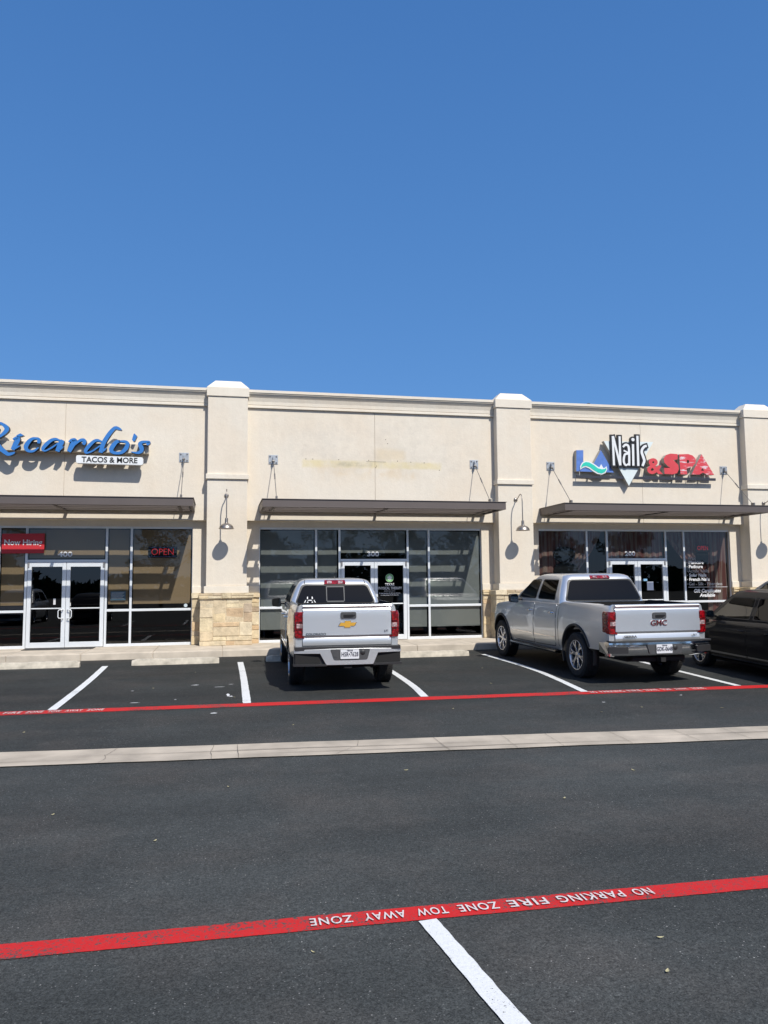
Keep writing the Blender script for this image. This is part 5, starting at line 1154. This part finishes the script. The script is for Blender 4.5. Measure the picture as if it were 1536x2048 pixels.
# ---- generic car / crossover
def car(D_, label, loc, th, s=.94, cat='car'):
    root = thing(D_['name'], label, cat, (0, 0, 0)); W = D_['W']; WB = D_['WB']; H = D_['H']; R_ = .33; body = D_['paint']; y0, y1 = -.95, WB+.88; k = H/1.5
    bl = .92*k
    sh = Shell(W, [('a', .22, .12), ('a', .26, .05), ('a', .34, .02), ('a', .42, .012), ('a', .55, .0), ('a', .68, .008), ('r', .16, .0), ('r', .10, .02), ('r', .05, .045), ('r', .015, .08), ('r', 0, .16)],
        [(y0, bl-.12), (y0+.05, bl+.0), (y0+.3, bl+.06), (0, bl+.05), (WB-.6, bl), (WB, bl-.10), (WB+.5, bl-.2), (y1-.06, bl-.33), (y1, bl-.45)],
        [(y0, .2), (y0+.08, .09), (y0+.3, .03), (.3, 0), (WB, 0), (WB+.45, .05), (y1-.08, .2), (y1, .36)], .22)
    ys = [y0, y0+.04, y0+.1, y0+.2]+[y0+.2+(y1-.3-y0-.2)*i/30 for i in range(1, 31)]+[y1-.15, y1-.06, y1]
    B = MB(); B.loft([sh.ring(y) for y in ys]); b_ = B.build('body', body, root); ra = R_+.05
    cuts = [arch_cutter(a, c, yy, R_+.01, ra) for yy in (0, WB) for a, c in ((-W-.2, -W+.3), (W-.3, W+.2))]; carve(b_, cuts)
    me = b_.data; me.materials.clear(); me.materials.append(body); me.materials.append(WELL)
    for p in me.polygons:
        c = p.center; p.material_index = 1 if any(math.hypot(c.y-yy, c.z-R_-.01) < ra+.004 for yy in (0, WB)) and (abs(p.normal.x) < .5 or abs(c.x) < W-.25) else 0
    me.polygons.foreach_set('use_smooth', [True]*len(me.polygons)); me.set_sharp_from_angle(angle=radians(30))
    rs = D_['rear']; rk = D_.get('rake', 1.0); tab = [(bl-.02, W-.10, rs, WB-.02), (bl+.05, W-.11, rs+.03, WB-.16), (bl+.28*k, W-.22, rs+.16, WB-.58*rk), (bl+.44*k, W-.28, rs+.32, WB-.92*rk), (bl+.52*k, W-.34, rs+.45, WB-1.12*rk), (bl+.555*k, W-.43, rs+.62, WB-1.35*rk), (bl+.57*k, W-.62, rs+.95, WB-1.6)]
    cab = Cab(tab, rc=.14, bow=.04); cab.build('cabin', body, root)
    zb, zt_ = bl+.045, bl+.43*k
    def yr(z): return cab.at(z)[1]
    def yf_(z): return cab.at(z)[2]
    m1 = D_.get('bp', (rs+WB-.02)*.40+.12)
    wins = [[(yr(zb)+.30, zb), (m1-.04, zb), (m1-.04, zt_), (yr(zt_)+.28, zt_)], [(m1+.04, zb), (yf_(zb)-.24, zb), (yf_(zt_)-.2, zt_), (m1+.04, zt_)]]
    for sgn in (-1, 1):
        f_ = cab.side(sgn)
        for q_, poly in enumerate(wins):
            B = MB(); B.patch(round_poly(poly, .05), lambda y, z, o: f_(y, z, o+.003), .12, 0, .008); wn = B.build('side_window', TRIM, root, smooth=40); cx = sum(p[0] for p in poly)/4; cz = sum(p[1] for p in poly)/4
            B = MB(); B.patch(round_poly([(cx+(p[0]-cx)*.95, cz+(p[1]-cz)*.9) for p in poly], .05), lambda y, z, o: f_(y, z, o+.006), .12); B.build('glass_pane', D_['glass'][q_], wn, smooth=40, recalc=False)
        fs = sh.side(sgn)
        for a, c, hy in ((.42, m1, .55), (m1+.02, WB-.42, m1+.15)):
            z1_ = bl-.06
            poly = [(a, .34), (c, .34), (c+.01, z1_), (a-.0, z1_)]; B = MB(); B.patch([(p[0]+(.01 if p[0] > (a+c)/2 else -.01), p[1]-(.01 if p[1] < .5 else 0)) for p in poly], lambda y, z, o: fs(y, z, o+.001), .09, 0, .008); B.build('door_gap', TRIM, root, smooth=40)
            B = MB(); B.patch(round_poly(poly, .03), lambda y, z, o: fs(y, z, o+.005), .06, 0, .008); dr = B.build('door', body, root, smooth=30)
            x_ = sgn*(sh.x(hy, bl-.16)+.004); B = MB(); B.tube([(x_, hy-.08, bl-.16), (x_+sgn*.03, hy-.06, bl-.16), (x_+sgn*.03, hy+.06, bl-.16), (x_, hy+.08, bl-.16)], .012, 8); B.build('handle', body, dr, smooth=60)
        B = MB(); B.patch([(.42, .27), (WB-.42, .27), (WB-.42, .285), (.42, .285)], lambda y, z, o: fs(y, z, o+.012), .2, 0, .01); B.build('sill_trim', CHROME, root)
        my, mz = WB-.50, bl+.10; x_ = sgn*cab.at(mz)[0]; B = MB(); B.tube([(x_-sgn*.02, my, mz-.05), (x_+sgn*.12, my-.01, mz-.02)], .02, 8)
        B.loft([[(x_+sgn*(.08+a), my+yy, mz+zz) for a, zz in round_poly([(0, -.06), (.17, -.05), (.17, .07), (.02, .08)], .04)] for yy in (-.05, -.04, .04, .08)]); mr_ = B.build('mirror', body, root, smooth=40)
        B = MB(); B.prism(round_poly([(x_+sgn*.09, mz-.05), (x_+sgn*.24, mz-.04), (x_+sgn*.24, mz+.06), (x_+sgn*.10, mz+.07)], .03), my-.052, my-.054); B.build('mirror_glass', TINT2, mr_)
        for yy in (0, WB): wheel(root, sgn*(W-.12), yy, R_, .235, .225, 5, sgn)
        f2 = sh.side(sgn)
        B = MB(); B.patch(round_poly([(y1-.55, bl-.42), (y1-.14, bl-.40), (y1-.12, bl-.32), (y1-.50, bl-.27)], .03), lambda y, z, o: f2(y, z, o+.008), .04, 0, .02); B.build('headlight', HEADL, root, smooth=40)
        B = MB(); B.patch(round_poly([(y0+.06, bl-.28), (y0+.32, bl-.25), (y0+.36, bl-.10), (y0+.10, bl-.12)], .03), lambda y, z, o: f2(y, z, o+.008), .04, 0, .02); B.build('tail_light', LRED, root, smooth=40)
    for fn, nm in ((cab.front(), 'windscreen'), (cab.rear(), 'rear_window')):
        ha, hb = cab.at(zb)[0]-.1, cab.at(zt_)[0]-.08; B = MB(); B.patch(round_poly([(-ha, zb), (ha, zb), (hb, zt_), (-hb, zt_)], .06), lambda x, z, o: fn(x, z, o+.004), .1, 0, .006); B.build(nm, D_['glass'][1], root, smooth=40)
    B = MB(); B.box(-W+.15, W-.15, y0+.1, y1-.15, .18, .35); B.build('underbody', UNDER, root)
    B = MB(); B.box(-.5, .5, y1-.10, y1+.005, .33, .5); B.build('grille', PLAS, root)
    place(root, loc[0], loc[1], th, s); return root
car(dict(name='crossover_car', paint=BLKP, W=.93, WB=2.85, H=1.60, bp=1.2, rake=.76, rear=-.75, glass=(TINT, TINT2)), 'glossy black crossover cut by the right edge, beside the larger silver pickup', (9.72, 10.78), .07)
car(dict(name='sedan_car', paint=GRYP, W=.92, WB=2.8, H=1.82, rear=-.7, glass=(TINT, TINT2)), 'pale grey car mostly hidden behind the black crossover at the right edge', (12.2, 13.2), .02)
# ============================================================ across the lot (seen mirrored in the storefront)
def leafmat():
    m, t, p = newmat('foliage'); geo = N(t, 'NewGeometry'); cr = N(t, 'ValToRGB'); e = cr.color_ramp.elements; e[0].color = (.030, .055, .018, 1); e[1].color = (.085, .12, .045, 1)
    t.links.new(geo.outputs['Random Per Island'], cr.inputs[0]); t.links.new(cr.outputs[0], p.inputs['Base Color']); p.inputs['Roughness'].default_value = .7; return m
LEAF = leafmat(); BARK = mat('bark', (.09, .065, .045), .95, var=.3, vscale=12, bump=.8, bscale=30)
def crown_mesh(rr, h, spread, nclump, nleaf, size):
    B = MB(); cl = []
    for _ in range(nclump):
        a = rr.uniform(0, 2*pi); q = rr.random()**.5; zz = rr.uniform(.38, 1.0); rad = spread*q*(1-abs(zz-.62)*1.1)
        cl.append((rad*cos(a), rad*sin(a), zz*h, rr.uniform(.35, .8)*spread*.36))
    for cx, cy, cz, r in cl:
        for _ in range(nleaf):
            d = Vector((rr.gauss(0, 1), rr.gauss(0, 1), rr.gauss(0, .75))).normalized()*r*rr.random()**.4; c = Vector((cx, cy, cz))+d
            u_ = Vector((rr.gauss(0, 1), rr.gauss(0, 1), rr.gauss(0, 1))).normalized(); v_ = u_.orthogonal().normalized(); s_ = size*rr.uniform(.6, 1.3)
            B.add([c-u_*s_, c+v_*s_*.5, c+u_*s_, c-v_*s_*.5], [(0, 1, 2, 3)])
    return B, cl
def tree(x, y, h, seed, label):
    rr = random.Random(seed); t = thing('tree', label, 'tree', (0, 0, 0), 'trees across the parking lot')
    B, cl = crown_mesh(rr, h, h*.42, 46, 90, .13); B.build('crown', LEAF, t, recalc=False)
    B = MB(); B.tube([(0, 0, -.1), (.03, .02, h*.2), (.0, .05, h*.4), (.05, 0, h*.8)], [.17, .13, .10, .03], 10)
    for cx, cy, cz, r in cl[::4]: B.tube([(0, .03, h*.3), (cx*.5, cy*.5, (cz+h*.3)*.5), (cx, cy, cz)], [.07, .045, .015], 6)
    B.build('trunk', BARK, t, smooth=60); t.location = (x, y, -.12); t.rotation_euler = (0, 0, seed)
for i, (x, y, h) in enumerate(((3.6, -25, 5.9), (9.4, -24, 7.6), (14.6, -26, 6.4), (20.5, -24.5, 7.8), (-4.4, -25, 7.2), (-17, -26, 6.8), (28, -25, 7.4), (36, -26, 7))):
    tree(x, y, h, i+3, ['round tree mirrored at the left of the middle windows', 'tallest tree mirrored over the doors numbered 300', 'tree mirrored right of the doors numbered 300', 'broad tree mirrored at the right end of the middle windows', 'tree mirrored in the window beside the open sign of the left shop', 'tree mirrored in the far left window', 'tree mirrored in the left salon window', 'tree mirrored in the right salon window'][i])
rr = random.Random(77); B = MB()
for i in range(9000):
    x = rr.uniform(-170, 190); top = 3.2+1.6*sin(x*.11)+1.3*sin(x*.037+1)+1.0*sin(x*.41); z = rr.uniform(-.1, max(1.5, top)); y = -75+rr.uniform(-3, 3)
    c = Vector((x, y, z)); u_ = Vector((rr.gauss(0, 1), rr.gauss(0, .5), rr.gauss(0, 1))).normalized(); v_ = u_.orthogonal().normalized(); s_ = rr.uniform(.5, 1.1)
    B.add([c-u_*s_, c+v_*s_*.6, c+u_*s_, c-v_*s_*.6], [(0, 1, 2, 3)])
o = B.build('far_woods', LEAF, recalc=False); tagit(o, 'dark line of woods mirrored low in the shop windows', 'woods', kind='stuff')
POLE = mat('pole_paint', (.05, .045, .04), .6)
for i, (x, y, lb) in enumerate(((-9.2, -30, 'tall lot light pole mirrored over the doors numbered 400'), (4.4, -31, 'tall lot light pole mirrored at the left of the middle windows'))):
    t = thing('light_pole', lb, 'light pole', (0, 0, 0), 'light poles across the lot')
    B = MB(); B.tube([(0, 0, 0), (0, 0, 9.2)], [.11, .07], 12); B.build('pole', POLE, t, smooth=60)
    B = MB(); B.box(-.6, -.05, -.15, .15, 9.1, 9.22); B.box(.05, .6, -.15, .15, 9.1, 9.22); B.build('lamp_head', POLE, t, bevel=.03)
    B = MB(); B.lathe([(.001, .75), (.3, .75), (.3, -.1)], (0, 0, 0), 'z', 20); B.build('base', CONC, t); t.location = (x, y, -.12)
car(dict(name='crossover_car', paint=WHTP, W=.94, WB=2.8, H=1.68, rear=-.75, glass=(TINT, TINT)), 'white crossover mirrored left in the doors numbered 400', (-8.9, -1.6), 0.0)
car(dict(name='sedan_car', paint=BLKP, W=.90, WB=2.75, H=1.45, rear=-.5, glass=(TINT, TINT)), 'dark sedan mirrored in the doors numbered 400', (-5.9, -1.5), 0.0)
car(dict(name='crossover_car', paint=WHTP, W=.94, WB=2.85, H=1.7, rear=-.75, glass=(TINT, TINT)), 'pale crossover mirrored in the windows right of the doors numbered 300', (10.9, -1.8), 0.0)
car(dict(name='sedan_car', paint=GRYP, W=.92, WB=2.75, H=1.5, rear=-.5, glass=(TINT, TINT)), 'grey car mirrored behind the smaller silver pickup', (5.4, -1.8), 0.0)

# ------------------------------------------------------------ litter on the asphalt
LV = mat('dry_leaf', (.42, .38, .22), .8); rr = random.Random(12)
spots = [(1.95, 3.25), (.45, 3.78), (-.4, 5.6), (2.7, 5.9), (-1.2, 6.4), (3.7, 6.6), (.1, 6.9), (1.7, 7.1), (4.9, 9.5), (5.6, 9.7), (.9, 9.6), (-2.2, 9.9), (3.1, 10.2), (6.6, 9.4), (.25, 11.9), (-1.0, 13.1), (4.4, 12.3), (4.9, 14.2), (-.4, 14.9), (2.1, 3.55)]
for i, (x, y) in enumerate(spots):
    B = MB(); L_ = rr.uniform(.012, .022)*(1+.04*y); W_ = L_*rr.uniform(.25, .5); v = []
    for k in range(7):
        s_ = k/6*2-1; ww = W_*(1-s_*s_)+.0005; v += [(s_*L_, -ww, .004+.004*s_*s_), (s_*L_, 0, .001+.006*s_*s_), (s_*L_, ww, .005+.004*s_*s_)]
    B.add(v, [(3*k+j, 3*k+j+1, 3*k+j+4, 3*k+j+3) for k in range(6) for j in range(2)]); o = B.build('dry_leaf', LV, recalc=False, smooth=60)
    o.location = (x, y, g(y)+.003); o.rotation_euler = (0, 0, rr.uniform(0, 6)); tagit(o, 'small dry pale leaf lying on the dark asphalt', 'leaf', 'dry leaves on the asphalt')
